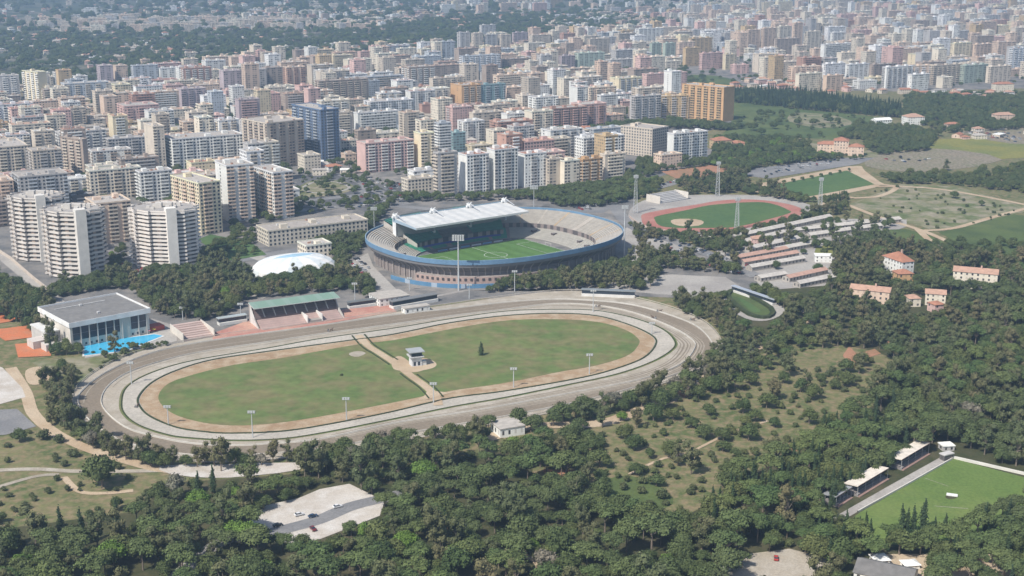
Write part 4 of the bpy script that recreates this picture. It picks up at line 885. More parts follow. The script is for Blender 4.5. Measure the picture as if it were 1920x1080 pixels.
FARQ += autofill([(1040,30),(1100,0),(1700,-8),(2000,-8),(2000,4),(1500,10),(1250,24)], 70, (20,90), (8,24), (10,60), .55, yaw=24, pal=['white','cream','beige','peach','grey'])
FARQ += autofill([(0,118),(100,108),(420,92),(700,84),(860,76),(700,104),(420,128),(200,140)], 60, (14,40), (8,14), (20,90), .4, pal=['white','cream','peach'])
print('auto', len(AUTO), 'far', len(FARQ), 'hand', len(H_))
def tone(c, k): return tuple(min(.8, x*k) for x in C[c])
def bays(style, n, r):
    if style == 'grid': return 'w'*n
    if style == 'band': return 'b'*n if n < 5 else 'p' + 'b'*(n-2) + 'p'
    if style == 'blank': return ''.join('w' if r.random() < .22 and 0 < i < n-1 else 'p' for i in range(n))
    if style == 'strip':
        o = r.choice([0,1]); return ''.join('b' if (i+o) % 3 != 0 else 'p' for i in range(n))
    o = r.choice([0,1,2,3]); return ''.join('bbww'[(i+o) % 4] for i in range(n))
WIN_MESH = {}
def window_mesh(wd, ht):
    k = (round(wd,1), round(ht,1))
    if k not in WIN_MESH:
        mb = MB(); a, b_ = k; mb.box(-a/2-.12,-.10,-.12,a/2+.12,-.02,b_+.12,(.45,.43,.40)); mb.face([(-a/2,-.12,0),(a/2,-.12,0),(a/2,-.12,b_),(-a/2,-.12,b_)],(0,0,0),'glass')
        o = mb.build('window'); WIN_MESH[k] = o.data; COL.objects.unlink(o); bpy.data.objects.remove(o)
    return WIN_MESH[k]
BAL_MESH = {}
def balcony_mesh(wd, col, dep=1.3):
    k = (round(wd,1), col, dep)
    if k not in BAL_MESH:
        mb = MB(); mb.box(0,-dep,-.2,k[0],-.02,.0,tuple(x*.8 for x in C[col]),bottom=True)
        mb.box(0,-dep,.0,k[0],-dep+.15,1.05,C[col]); mb.box(0,-dep+.153,.0,.12,-.02,1.05,C[col]); mb.box(k[0]-.12,-dep+.153,.0,k[0],-.02,1.05,C[col])
        o = mb.build('balcony'); BAL_MESH[k] = o.data; COL.objects.unlink(o); bpy.data.objects.remove(o)
    return BAL_MESH[k]
def add_block(s, r, tier, mbw, mbr, root=None, T=None):
    """walls, roof and bays; tier 0 gets a mesh for every window and balcony that faces the valley, tier 1 a mesh for each balcony stack"""
    L, D, h = s['L'], s['D'], s['h']; ns = max(2, round(h/3.15)); sh = h/ns
    k_ = r.uniform(.85, 1.1); wc = tone(s['col'], k_); pc_ = s['par'] or s['col']
    def tp(p): return (T @ Vector(p)) if T is not None else Vector(p)
    sides = [((0,0),(1,0),L,s['front'],0), ((0,D),(0,-1),D,s['side'],1), ((L,0),(0,1),D,s['side'],2), ((L,D),(-1,0),L,'mix',3)]
    windows = []; nb = 0; stacks = []
    for (ox,oy),(dx,dy),ln,st,si in sides:
        n = max(2, round(ln/3.7)); bw = ln/n; pat = bays(st, n, r); real = tier == 0 and si in (0,1)
        for i, ch in enumerate(pat):
            x0, y0 = ox+dx*bw*i, oy+dy*bw*i; x1, y1 = ox+dx*bw*(i+1), oy+dy*bw*(i+1)
            win = {'w': .40, 'b': .72, 'p': 0}[ch]
            if real and ch == 'w': win = 0
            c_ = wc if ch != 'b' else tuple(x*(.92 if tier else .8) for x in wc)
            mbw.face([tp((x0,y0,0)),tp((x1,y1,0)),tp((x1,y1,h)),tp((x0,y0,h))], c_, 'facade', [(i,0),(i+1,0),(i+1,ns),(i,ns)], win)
            if real and ch == 'w':
                for f in range(ns):
                    windows.append(((x0+x1)/2, (y0+y1)/2, f*sh+sh*.3, math.atan2(dy,dx), bw*.42, sh*.5))
        if tier < 2 and si < 3:
            i = 0
            while i < n:
                if pat[i] == 'b':
                    j = i
                    while j < n and pat[j] == 'b': j += 1
                    stacks.append((ox+dx*bw*i, oy+dy*bw*i, bw*(j-i)-.25, math.atan2(dy,dx))); i = j
                else: i += 1
    # roof deck, parapet
    rc = C[s['roof']] if s['roof'] and s['roof'] in C else (.42*k_, .385*k_, .35*k_)
    if s['roof'] == 'tile': rc = (.36,.20,.15)
    if s['roof'] == 'white': rc = (.55,.54,.51)
    mbr.face([tp((0,0,h)),tp((L,0,h)),tp((L,D,h)),tp((0,D,h))], rc, 'roof')
    ov = .35
    for (x0,y0,x1,y1) in ((-ov,-ov,L+ov,-.02),(-ov,D+.02,L+ov,D+ov),(-ov,-.02,-.02,D+.02),(L+.02,-.02,L+ov,D+.02)):
        mbr.box(x0,y0,h-.3,x1,y1,h+.9,tuple(min(.7,x*1.05) for x in wc),'paint',T=T,bottom=True)
    def head(mb, x, y, a, b_, z1, c_): mb.box(x,y,h,x+a,y+b_,z1,c_,'paint',T=T,top=tuple(x_*.8 for x_ in c_))
    nh = 1 if L < 22 else (2 if L < 45 else 3); heads = []
    for i in range(nh):
        a = r.uniform(3.5,6.5); b_ = min(D-3, r.uniform(3.5,7)); x = (i+.5)*L/nh - a/2 + r.uniform(-2,2); y = r.uniform(1.2, max(1.3, D-b_-1.2))
        heads.append((max(.5,x), y, a, b_, h+r.uniform(2.4,3.4)))
    tanks = [(r.uniform(1,L-2.5), r.uniform(1,D-2.5), r.uniform(1,2.2), r.uniform(1,2.2), h+r.uniform(.8,1.9)) for _ in range(int(L/7)+1)]
    if tier == 2:
        for q in heads: head(mbr, *q, tone(s['col'], k_*1.05))
        for q in tanks: head(mbr, *q, (.5,.49,.47))
        return
    for q in heads:
        mb = MB(); head(mb, *q, tone(s['col'], k_*1.05)); mb.build('stair_head', root)
    for q in tanks[:6]:
        mb = MB(); head(mb, *q, r.choice([(.55,.54,.52),(.3,.3,.3),(.42,.25,.18),(.6,.6,.58)])); mb.build('rooftop_box', root)
    if tier == 0:
        big = windows; bigset = windows[:100] if len(windows) <= 100 else None
        if len(windows) > 100: windows.sort(key=lambda q: (proj(root_m(s) @ Vector(q[:3]))[1])); windows.reverse()
        for q in windows[:100]:
            o = link('window', window_mesh(q[4], q[5]), root); o.location = q[:3]; o.rotation_euler = (0,0,q[3])
        if len(windows) > 100:
            mb = MB()
            for q in windows[100:]:
                TT = Matrix.Translation(q[:3]) @ Matrix.Rotation(q[3],4,'Z'); a, b_ = q[4], q[5]
                mb.box(-a/2-.12,-.10,-.12,a/2+.12,-.02,b_+.12,(.45,.43,.40),T=TT); mb.face([TT@Vector(p) for p in ((-a/2,-.12,0),(a/2,-.12,0),(a/2,-.12,b_),(-a/2,-.12,b_))],(0,0,0),'glass')
            o = mb.build('window', root); o['kind'] = 'stuff'
        cnt = 0; mb = MB()
        for x, y, wd, an in stacks:
            for f in range(1, ns):
                if cnt < 100:
                    o = link('balcony', balcony_mesh(wd, pc_), root); o.location = (x, y, f*sh); o.rotation_euler = (0,0,an); cnt += 1
                else:
                    TT = Matrix.Translation((x,y,f*sh)) @ Matrix.Rotation(an,4,'Z'); mb.box(0,-1.3,-.2,wd,-1.15,1.05,C[pc_],T=TT,bottom=True); mb.box(0,-1.148,-.2,wd,-.02,0,C[pc_],T=TT,bottom=True)
        if mb.f: o = mb.build('balcony', root); o['kind'] = 'stuff'
    else:
        for x, y, wd, an in stacks[:40]:
            TT = Matrix.Translation((x,y,0)) @ Matrix.Rotation(an,4,'Z'); mb = MB(); pcol = tone(pc_, k_)
            for f in range(1, ns): mb.box(0,-1.2,f*sh-.2,wd,-.02,f*sh+.95,pcol,T=TT,bottom=True)
            mb.build('balcony_stack', root)
def root_m(s): return frame(s['B'], s['yaw'])
LM = [((860,520),'stadium'),((600,300),'blue tower'),((300,490),'round white tower'),((190,600),'swimming hall'),((555,500),'domed hall'),((940,355),'white front towers'),((1330,225),'ochre slab'),((1205,290),'cream institutional block'),((1570,285),'red villa'),((705,250),'banded office block'),((870,205),'orange walled slab'),((630,360),'roundabout'),((385,318),'long white slab'),((70,195),'pale yellow tower'),((1568,118),'white banded slab'),((900,90),'tall grey tower cluster'),((1070,245),'red brick block'),((640,170),'long brown slabs'),((1350,400),'running track'),((1660,167),'cypress avenue'),((520,318),'striped twin tower'),((370,165),'row of towers at the left'),((1100,120),'towers by the green gap')]
def describe(s):
    c_ = s['col'] if s['col'] not in ('bluegrey','dark') else {'bluegrey':'blue-grey','dark':'dark grey'}[s['col']]
    ns = max(2, min(20, round(s['h']/3.15))); sh_ = 'tower' if s['h'] > 1.15*s['L'] else ('slab' if s['L'] > 1.7*s['h'] else 'block')
    pr = {'white':'white','cream':'cream','grey':'grey','beige':'beige','bluegrey':'blue-grey','pink':'pink','brown':'brown'}.get(s['par'])
    bal = '' if s['front'] in ('grid','blank') else (f' with {pr} balconies' if pr and s['par'] != s['col'] else ' with balconies')
    if s['front'] == 'grid': bal = ' with plain windows'
    b_ = s['bb']; cx, cy = (b_[0]+b_[2])/2, b_[3]; lx, nm = None, None; best = 1e9
    for (x, y), n_ in LM:
        d = math.hypot(cx-x, (cy-y)*2.2)
        if d < best and d > 12: best = d; lx = (x, y); nm = n_
    dx, dy = cx-lx[0], (cy-lx[1])*2.2
    if abs(dx) > 2.2*abs(dy): dr = 'left of' if dx < 0 else 'right of'
    elif abs(dy) > 2.2*abs(dx): dr = 'behind' if dy < 0 else 'in front of'
    else: dr = ('behind' if dy < 0 else 'before') + (' and left of' if dx < 0 else ' and right of')
    return f'{c_} {NUM[ns]}-storey {sh_}{bal} {dr} the {nm}'
def size(s): b_ = s['bb']; return (min(b_[2],1960)-max(b_[0],-40))*(b_[3]-b_[1])
def onscreen(s): b_ = s['bb']; return b_[2] > 0 and b_[0] < 1920 and b_[3] > 0
ALLB = [s for s in H_ + AUTO + FARQ]
vis = sorted([s for s in ALLB if onscreen(s) and s['name'] == 'apartment_building'], key=lambda s: (-s['hand'], -size(s)))
other = [s for s in H_ if s['name'] != 'apartment_building']
indiv = sorted(vis[:297], key=lambda s: -size(s)); rest = vis[297:]; rid = set(id(s) for s in vis); off = [s for s in ALLB if id(s) not in rid and s not in other]
labs = {}
for s in indiv:
    if not s['lab']: labs.setdefault(describe(s), []).append(s)
for k, v in labs.items():
    if len(v) == 1: v[0]['lab'] = k; continue
    v.sort(key=lambda s: s['bb'][0])
    for i, s in enumerate(v):
        if len(k.split()) > 12: k = k.replace(' with plain windows','')
        if len(k.split()) > 12: k = ' '.join(w for w in k.replace(' with balconies','').split())
        s['lab'] = k + (', leftmost' if i == 0 else ', rightmost' if i == len(v)-1 else f', {ORD[i]} from left')
for s in indiv:
    if len(s['lab'].split()) > 16: s['lab'] = s['lab'].replace(' and right of the', ' right of').replace(' and left of the', ' left of')
for i, s in enumerate(indiv + other):
    tier = 0 if i < 40 or s in other else (1 if i < 170 else 2)
    r = random.Random(int(s['B'].x*7 + s['B'].y*13))
    root = empty(s['name'], s['B'], s['yaw'], s['lab'], 'building' if s['name'] != 'school_building' else 'school', 'blocks of flats in the city' if s['name'] == 'apartment_building' else None)
    mbw, mbr = MB(), MB(); add_block(s, r, tier, mbw, mbr, root); mbw.build('wall', root); mbr.build('roof', root)
mbw, mbr = MB(), MB(); both = MB()
for s in rest + off:
    r = random.Random(int(s['B'].x*7 + s['B'].y*13)); add_block(s, r, 2, both, both, None, root_m(s))
tag(both.build('distant_apartment_blocks'), 'mass of distant pale blocks of flats fading into the haze', 'buildings', kind='stuff')
# ---------- the three white saw-tooth towers by the left avenue
def saw_tower(px, py, ptop, rad, label, slab_at, dk=1.0, ns=15):
    g = gp(px, py); h = height_at(px, py, ptop); g = g + Vector((0, rad*.7, 0)); root = empty('round_tower', g, 0, label, 'tower', 'saw-tooth towers of flats by the left avenue')
    n = 12; sh = h/ns; pts = []
    for k in range(n):
        a0 = 2*math.pi*k/n + .3; a1 = a0 + 2*math.pi/n*.98; pts += [(rad*math.cos(a0), rad*.8*math.sin(a0)), (rad*1.12*math.cos(a1), rad*.8*1.12*math.sin(a1))]
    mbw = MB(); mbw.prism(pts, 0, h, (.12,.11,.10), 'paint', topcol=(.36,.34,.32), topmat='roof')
    cw = tuple(x*dk for x in (.67,.62,.57)); o_ = [(x*1.07, y*1.07) for x, y in pts]
    for f in range(ns):
        z = f*sh; mb = MB()
        for k in range(len(o_)):
            a, b_ = o_[k], o_[(k+1) % len(o_)]; ia, ib = pts[k], pts[(k+1) % len(pts)]
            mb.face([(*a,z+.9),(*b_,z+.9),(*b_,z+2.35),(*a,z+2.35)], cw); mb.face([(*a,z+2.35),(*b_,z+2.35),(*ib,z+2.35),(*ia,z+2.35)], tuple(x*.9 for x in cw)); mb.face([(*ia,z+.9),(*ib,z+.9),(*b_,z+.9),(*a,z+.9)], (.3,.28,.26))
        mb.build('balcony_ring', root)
        for k in range(0, len(o_)):
            ia, ib = pts[k], pts[(k+1) % len(pts)]; m0 = [ia[i]*.7+ib[i]*.3 for i in (0,1)]; m1 = [ia[i]*.45+ib[i]*.55 for i in (0,1)]
            q = 1.01; mbw.face([(m0[0]*q,m0[1]*q,z+2.4),(m1[0]*q,m1[1]*q,z+2.4),(m1[0]*q,m1[1]*q,z+sh+.9),(m0[0]*q,m0[1]*q,z+sh+.9)], (.42,.33,.26) if (k+f) % 3 else (.5,.48,.45))
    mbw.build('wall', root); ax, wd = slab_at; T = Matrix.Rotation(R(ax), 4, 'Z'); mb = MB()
    rr = rad*(1.24 if abs(math.cos(R(ax))) > .5 else 1.06); mb.box(rr*.70,-wd/2,0,rr*1.0,wd/2,h+3.2,tuple(x*dk for x in (.70,.67,.62)),T=T); mb.build('blank_slab', root)
    for (a,b_,c_,d_,z) in ((-6,-2,5,4,3.6),(1,1,5,4,3),(-2,5,3,3,2.4),(3,-6,3,3,2.2),(-9,2,3,3,1.8),(8,-3,2,4,1.6),(-12,-4,2.5,2.5,1.5),(9,4,3,2,2.6),(-5,8,4,2,1.2),(5,8,2,2,1.4),(-8,-9,3,2,1.5)):
        mb = MB(); mb.box(a,b_,h,a+c_,b_+d_,h+z,(.55,.52,.48)); mb.build('rooftop_box', root)
    mb = MB()
    for k in range(len(o_)):
        a, b_ = o_[k], o_[(k+1) % len(o_)]; mb.face([(*a,h-.2),(*b_,h-.2),(*b_,h+1),(*a,h+1)], cw)
    mb.build('parapet', root)
saw_tower(68, 489, 372, 18.5, 'pale saw-tooth tower with white bands, rearmost of three at the far left', (-62, 7), .95)
saw_tower(135, 521, 398, 19.5, 'pale saw-tooth tower with white bands and tall blank slab, nearest the avenue at left', (-58, 7.5), .95)
saw_tower(304, 503, 396, 22.5, 'broad bright white saw-tooth tower with blank slab, right of the other two', (-62, 7.5), 1.12)
# ---------- villas, houses, sheds
def house(B, L, D, h, yaw, col, roofcol, kind, label, name='house', parts=True, mbs=None, group=None, cat='house', win=True):
    T = None
    if parts: root = empty(name, B, yaw, label, cat, group); mw, mr = MB(), MB()
    else: root = None; mw = mr = mbs; T = frame(B, yaw)
    t = (lambda p: T @ Vector(p)) if T is not None else (lambda p: Vector(p))
    ns = max(1, round(h/3.1)); n1, n2 = max(1, round(L/3.6)), max(1, round(D/3.6))
    for (x0,y0),(x1,y1),n in (((0,0),(L,0),n1),((L,0),(L,D),n2),((L,D),(0,D),n1),((0,D),(0,0),n2)):
        mw.face([t((x0,y0,0)),t((x1,y1,0)),t((x1,y1,h)),t((x0,y0,h))], col, 'facade', [(0,0),(n,0),(n,ns),(0,ns)], .34 if win else 0)
    o = .5; rh = D*.22 if kind != 'flat' else 0
    if kind == 'flat':
        mr.box(-.3,-.3,h,L+.3,D+.3,h+.5,roofcol,'roof',T=T,bottom=True)
    elif kind == 'gable':
        mr.face([t((-o,-o,h-.1)),t((L+o,-o,h-.1)),t((L+o,D/2,h+rh)),t((-o,D/2,h+rh))], roofcol,'roof'); mr.face([t((L+o,D+o,h-.1)),t((-o,D+o,h-.1)),t((-o,D/2,h+rh)),t((L+o,D/2,h+rh))], roofcol,'roof')
        mw.face([t((L,0,h)),t((L,D,h)),t((L,D/2,h+rh-.1))], col,'facade'); mw.face([t((0,D,h)),t((0,0,h)),t((0,D/2,h+rh-.1))], col,'facade')
    else:
        q = min(D/2, L/2-.5); a, b_ = (q, D/2, h+rh), (L-q, D/2, h+rh)
        mr.face([t((-o,-o,h-.05)),t((L+o,-o,h-.05)),t(b_),t(a)], roofcol,'roof'); mr.face([t((L+o,D+o,h-.05)),t((-o,D+o,h-.05)),t(a),t(b_)], roofcol,'roof'); mr.face([t((L+o,-o,h-.05)),t((L+o,D+o,h-.05)),t(b_)], roofcol,'roof'); mr.face([t((-o,D+o,h-.05)),t((-o,-o,h-.05)),t(a)], roofcol,'roof')
    if parts:
        mw.build('wall', root); rf = mr.build('roof', root); return root, rf
def HS(xA, xB, xC, yb, yt, col, rc, kind, label, yaw=YAW, D=None, name='house', cat='house', group=None, chimney=False, win=True):
    s = spec(xA, xB, xC, yb, yt, col, yaw=yaw, D=D); 
    r_, rf = house(s['B'], s['L'], s['D'], s['h'], s['yaw'], C[col] if isinstance(col, str) else col, C[rc] if isinstance(rc, str) else rc, kind, label, name, cat=cat, group=group, win=win)
    if chimney: mb = MB(); mb.box(s['L']*.6, s['D']*.4, s['h'], s['L']*.6+1.2, s['D']*.4+1.2, s['h']+s['D']*.22+1.6, (.5,.35,.28)); mb.build('chimney', rf)
    placed.append(dict(c=centre(s), L=s['L'], D=s['D'], bb=bbox(s), hand=False)); return s
VG = 'red roofed villas among the trees at right'
HS(1528,1532,1573,286,270,'peach','tile','hip','left wing of the long pinkish villa behind the practice pitch',yaw=-14,D=14,name='villa',cat='villa'); HS(1560,1562,1590,290,264,'peach','tile','hip','taller middle pavilion of the long pinkish villa',yaw=-14,D=17,name='villa',cat='villa'); HS(1588,1590,1619,292,275,'peach','tile','hip','right wing of the long pinkish villa behind the practice pitch',yaw=-14,D=14,name='villa',cat='villa')
HS(1666,1690,1712,520,492,'white','tile','hip','large white villa with broad orange tiled roof among dark trees',yaw=22,D=24,name='villa',cat='villa',group=VG,chimney=True); HS(1680,1684,1712,532,514,'orange','tile','hip','small orange walled house in front of the large white villa',yaw=10,D=11,name='villa',cat='villa',group=VG)
HS(1783,1785,1868,538,508,'cream','paletile','gable','long cream house with orange roof at the right edge of the woods',yaw=-22,D=12,name='villa',cat='villa',group=VG,chimney=True)
HS(1590,1592,1666,566,541,'peach','paletile','gable','long low peach house with pink tiled roof left of the small villas',yaw=-24,D=11,name='villa',cat='villa',group=VG,chimney=True)
HS(1702,1704,1726,576,560,'cream','paletile','hip','tiny square cream house with pinkish roof in the woods',yaw=5,D=9,name='villa',cat='villa',group=VG); HS(1732,1734,1772,572,550,'cream','paletile','gable','cream cottage with pink roof right of the tiny square house',yaw=-16,D=10,name='villa',cat='villa',group=VG); HS(1742,1752,1770,588,572,'pink','tile','hip','small pink hut with red roof before the cream cottage',yaw=20,D=8,name='villa',cat='villa',group=VG)
HS(1334,1340,1372,280,264,'ochre','tile','hip','orange roofed farmhouse beside the white flats',yaw=15,D=16,name='villa',cat='villa'); HS(1365,1368,1396,278,268,'ochre','tile','hip','second orange roofed farmhouse, right of the first',yaw=-10,D=12,name='villa',cat='villa')
HS(1696,1702,1733,236,220,'white','paletile','hip','white villa with pale roof beyond the green field',yaw=12,D=18,name='villa',cat='villa'); HS(1638,1642,1672,236,226,'white','white','gable','small white roofed barn beyond the green field',yaw=20,D=12,name='villa',cat='villa'); HS(1772,1776,1800,244,233,'peach','tile','hip','tiny orange roofed house at the edge of the rubble yard',yaw=10,D=10,name='villa',cat='villa'); HS(1862,1866,1900,176,158,'cream','tile','hip','cream villa with red roof at the right edge below the far blocks',yaw=10,D=14,name='villa',cat='villa')
HS(1862,1868,1902,232,216,'peach','paletile','hip','pinkish house at the right edge above the rubble yard',yaw=10,D=14,name='villa',cat='villa')
HS(1525,1528,1560,492,480,'white','white','flat','small white flat roofed house with dark doors beside the stables',yaw=-6,D=8,name='house',cat='house')
HS(1585,1588,1600,495,484,'white','white','flat','tiny white outhouse peeping between trees right of the stables',yaw=-6,D=6,name='house',cat='house')
# stables: long low parallel rows
STG = 'long low stable rows right of the running track'
def ST(x0,y0,x1,y1,D,h,rc,label,wc='white'):
    a,b_=gp(x0,y0),gp(x1,y1); d=b_-a; root,rf=house(a,d.length,D,h,math.atan2(d.y,d.x),(.40,.37,.33),rc,'gable',label,'stable_row',group=STG,cat='stable')
    placed.append(dict(c=(a+b_)/2,L=d.length,D=D,bb=(0,0,0,0),hand=False))
wr=(.48,.45,.41); pr_=(.45,.29,.23)
for i,(x0,y0,x1,y1,rc,nm) in enumerate(((1378,452,1560,413,wr,'pale roofed stable row, longest and farthest back'),(1395,462,1475,443,wr,'pale roofed stable row, left half of the second line'),(1480,441,1690,418,wr,'pale roofed stable row, right half of the second line'),(1410,474,1500,454,wr,'pale roofed stable row, third line left'),(1520,449,1655,430,wr,'pale roofed stable row, third line right'),(1440,480,1535,462,wr,'short pale roofed stable row in the middle of the yard'),
    (1382,492,1478,474,pr_,'pink roofed stable row, the farther of the two pink ones'),(1396,500,1498,482,pr_,'pink roofed stable row, the nearer of the two pink ones'),(1410,510,1510,492,wr,'white roofed stable row just in front of the pink ones'),(1480,530,1552,514,pr_,'short pinkish stable wing of the courtyard'),(1426,530,1476,522,wr,'low white stable wing at the front left of the courtyard'),(1500,541,1568,527,wr,'white roofed stable row nearest the camera'),(1290,450,1330,456,wr,'white storage shed left of the stables'),(1330,468,1380,460,pr_,'small red roofed shed left of the stables'))):
    ST(x0,y0,x1,y1,7.5 if i<6 else 7,3.6,rc,nm)
HS(1408,1412,1438,462,448,'pink','paletile','hip','small pink house between trees left of the stables',yaw=5,D=9)
HS(930,938,984,822,806,'white','concrete','flat','white house with flat concrete roof in the woods below the racecourse',yaw=24,D=12,name='house')
HS(935,940,985,806,797,'cream','concrete','flat','low flat roofed shed behind the white house below the racecourse',yaw=24,D=7,name='shed',cat='shed')
HS(703,712,768,576,562,'white','concrete','flat','white pavilion with flat roof at the left foot of the stadium',yaw=29,D=18,name='pavilion',cat='pavilion'); HS(752,760,806,590,580,'white','concrete','flat','low white garden pavilion in front of the stadium barrier',yaw=29,D=6,name='pavilion',cat='pavilion')
HS(1574,1600,1706,1088,1072,'white',(.17,.165,.16),'gable','long grey roofed shed with white wall at the bottom right edge',yaw=-28,D=14,name='shed',cat='shed')
HS(1638,1642,1660,1062,1052,'white','white','hip','small white roofed kiosk beside the bottom right shed',yaw=10,D=6,name='kiosk',cat='kiosk'); HS(1694,1698,1716,1070,1061,'white','white','hip','second small white kiosk at the bottom right',yaw=10,D=5,name='kiosk',cat='kiosk')
HS(1764,1768,1782,847,838,'grey','white','flat','little white hut with flat roof at the far corner of the bright green pitch',yaw=10,D=5,name='hut',cat='hut'); HS(1354,1358,1375,1072,1063,'white','white','gable','small white roofed stall on the gravel yard at the bottom',yaw=20,D=5,name='hut',cat='hut')
HS(1768,1770,1778,866,855,'dark','grey','flat','dark little players shelter on the touchline corner',yaw=28,D=3,name='hut',cat='hut')
# scattered villages: red roofed houses
HOUSES = []
def scatter_houses(zone, n, hh=(4,8), ll=(8,18)):
    xs = [p[0] for p in zone]; ys = [p[1] for p in zone]; k = 0; tries = 0
    W = [gp(*p) for p in zone]
    while k < n and tries < n*12:
        tries += 1; c = Vector((rng.uniform(min(p.x for p in W), max(p.x for p in W)), rng.uniform(min(p.y for p in W), max(p.y for p in W)), 0)); x, y = proj(c)
        if not inpoly(x, y, zone): continue
        L, D = rng.uniform(*ll), rng.uniform(8, 12)
        if clash(c, L, D): continue
        h = rng.uniform(*hh); yaw = R(rng.choice([YAW, YAW, YAW-90, 10, 50]) + rng.uniform(-8, 8)); e = Vector((math.cos(yaw), math.sin(yaw), 0)); nn = Vector((-e.y, e.x, 0))
        s = dict(B=c-e*L/2-nn*D/2, L=L, D=D, h=h, yaw=yaw, c=c, hand=False); s['bb'] = bbox(s); s['col'] = rng.choice(['white','cream','beige','peach','cream','pink']); s['rk'] = rng.choice(['hip','gable','hip','flat']); s['rc'] = rng.choice(['tile','tile','paletile','paletile','concrete']) if s['rk'] != 'flat' else rng.choice(['concrete','white'])
        placed.append(s); HOUSES.append(s); k += 1
scatter_houses([(100,112),(160,90),(420,84),(560,92),(600,112),(420,130),(200,140)], 70)
scatter_houses([(560,110),(600,84),(860,70),(880,88),(700,112)], 60)
scatter_houses([(1370,168),(1400,145),(1540,160),(1700,172),(1900,175),(1900,188),(1640,176),(1480,178)], 45, ll=(10,22))
scatter_houses([(1000,290),(1100,240),(1150,250),(1140,330),(1060,300)], 10, ll=(10,22)); scatter_houses([(560,310),(640,300),(680,325),(600,330)], 6); scatter_houses([(850,240),(1000,215),(1010,275),(900,290)], 18)
scatter_houses([(1700,265),(1900,235),(1960,250),(1900,262),(1760,262)], 8, hh=(3,5))
scatter_houses([(0,60),(0,20),(500,0),(1000,0),(1100,30),(700,70),(300,90),(0,110)], 420, hh=(4,9))
scatter_houses([(900,66),(1100,30),(1300,0),(1920,0),(1920,10),(1500,20),(1250,60),(1000,76)], 200, hh=(4,9))
HOUSES.sort(key=lambda s: -size(s)); hv = [s for s in HOUSES if onscreen(s)]; hi_ = hv[:270]; hr = hv[270:] + [s for s in HOUSES if not onscreen(s)]
labs = {}
LM2 = LM + [((300,60),'far pale village'),((700,60),'far green belt'),((950,20),'far hospital blocks'),((150,30),'haze at the far left'),((1250,30),'far warehouses'),((1600,15),'farthest right quarter'),((450,30),'far left plain')]
LMb = LM; LM = LM2
for s in hi_:
    s['front'] = 'grid'; s['par'] = None; d = describe(s).split(' with plain windows ')[1]; rcn = {'tile':'red','paletile':'pink','concrete':'grey','white':'white'}[s['rc']]
    labs.setdefault(f"{s['col']} house with {rcn} {'flat' if s['rk']=='flat' else 'tiled' if s['rc']!='concrete' else 'pitched'} roof {d}", []).append(s)
for k, v in labs.items():
    v.sort(key=lambda s: s['bb'][0])
    for i, s in enumerate(v):
        lb = k if len(v) == 1 else k + (', leftmost' if i == 0 else ', rightmost' if i == len(v)-1 else f', {ORD[i]} from left')
        if len(lb.split()) > 16: lb = lb.replace(' roof ', ' top ').replace(' and right of the', ' right of').replace(' and left of the', ' left of')
        if len(lb.split()) > 16: lb = lb.replace(' tiled top', '').replace(' pitched top', '').replace(' flat top', '').replace('house with ', 'house, roof ')
        house(s['B'], s['L'], s['D'], s['h'], s['yaw'], C[s['col']], C[s['rc']], s['rk'], lb, group='small houses scattered between the trees')
both = MB()
for s in hr: house(s['B'], s['L'], s['D'], s['h'], s['yaw'], C[s['col']], C[s['rc']], s['rk'], None, parts=False, mbs=both)
if both.f: tag(both.build('distant_houses'), 'scatter of tiny distant houses across the far plain', 'houses', kind='stuff')
print('houses', len(hi_), len(hr))
# ================================================================ TREES
LEAF = {'oak': leaf_mat('oak_leaves', (.062,.094,.034), (.120,.134,.048), (.080,.106,.042)),
        'pine': leaf_mat('pine_needles', (.072,.116,.040), (.124,.152,.052), (.092,.116,.048)),
        'gum': leaf_mat('eucalyptus_leaves', (.095,.105,.048), (.155,.135,.070), (.09,.11,.052)),
        'cyp': leaf_mat('cypress_leaves', (.038,.064,.028), (.055,.082,.034), (.046,.070,.038)),
        'shrub': leaf_mat('shrub_leaves', (.080,.108,.040), (.130,.140,.055), (.085,.10,.05)),
        'lime': leaf_mat('bright_leaves', (.12,.20,.035), (.14,.22,.045), (.11,.18,.04)),
        'grey': leaf_mat('grey_leaves', (.17,.155,.12), (.20,.17,.13), (.15,.15,.11))}
bark, nd, lk, b = new_mat('bark'); b.inputs['Roughness'].default_value = .9
lk.new(mixc(nd, lk, noise(nd, lk, 2.0, 4, nd.new('ShaderNodeNewGeometry').outputs['Position']), (.13,.10,.075), (.24,.20,.16)), b.inputs['Base Color'])
nr = np.random.RandomState(5)
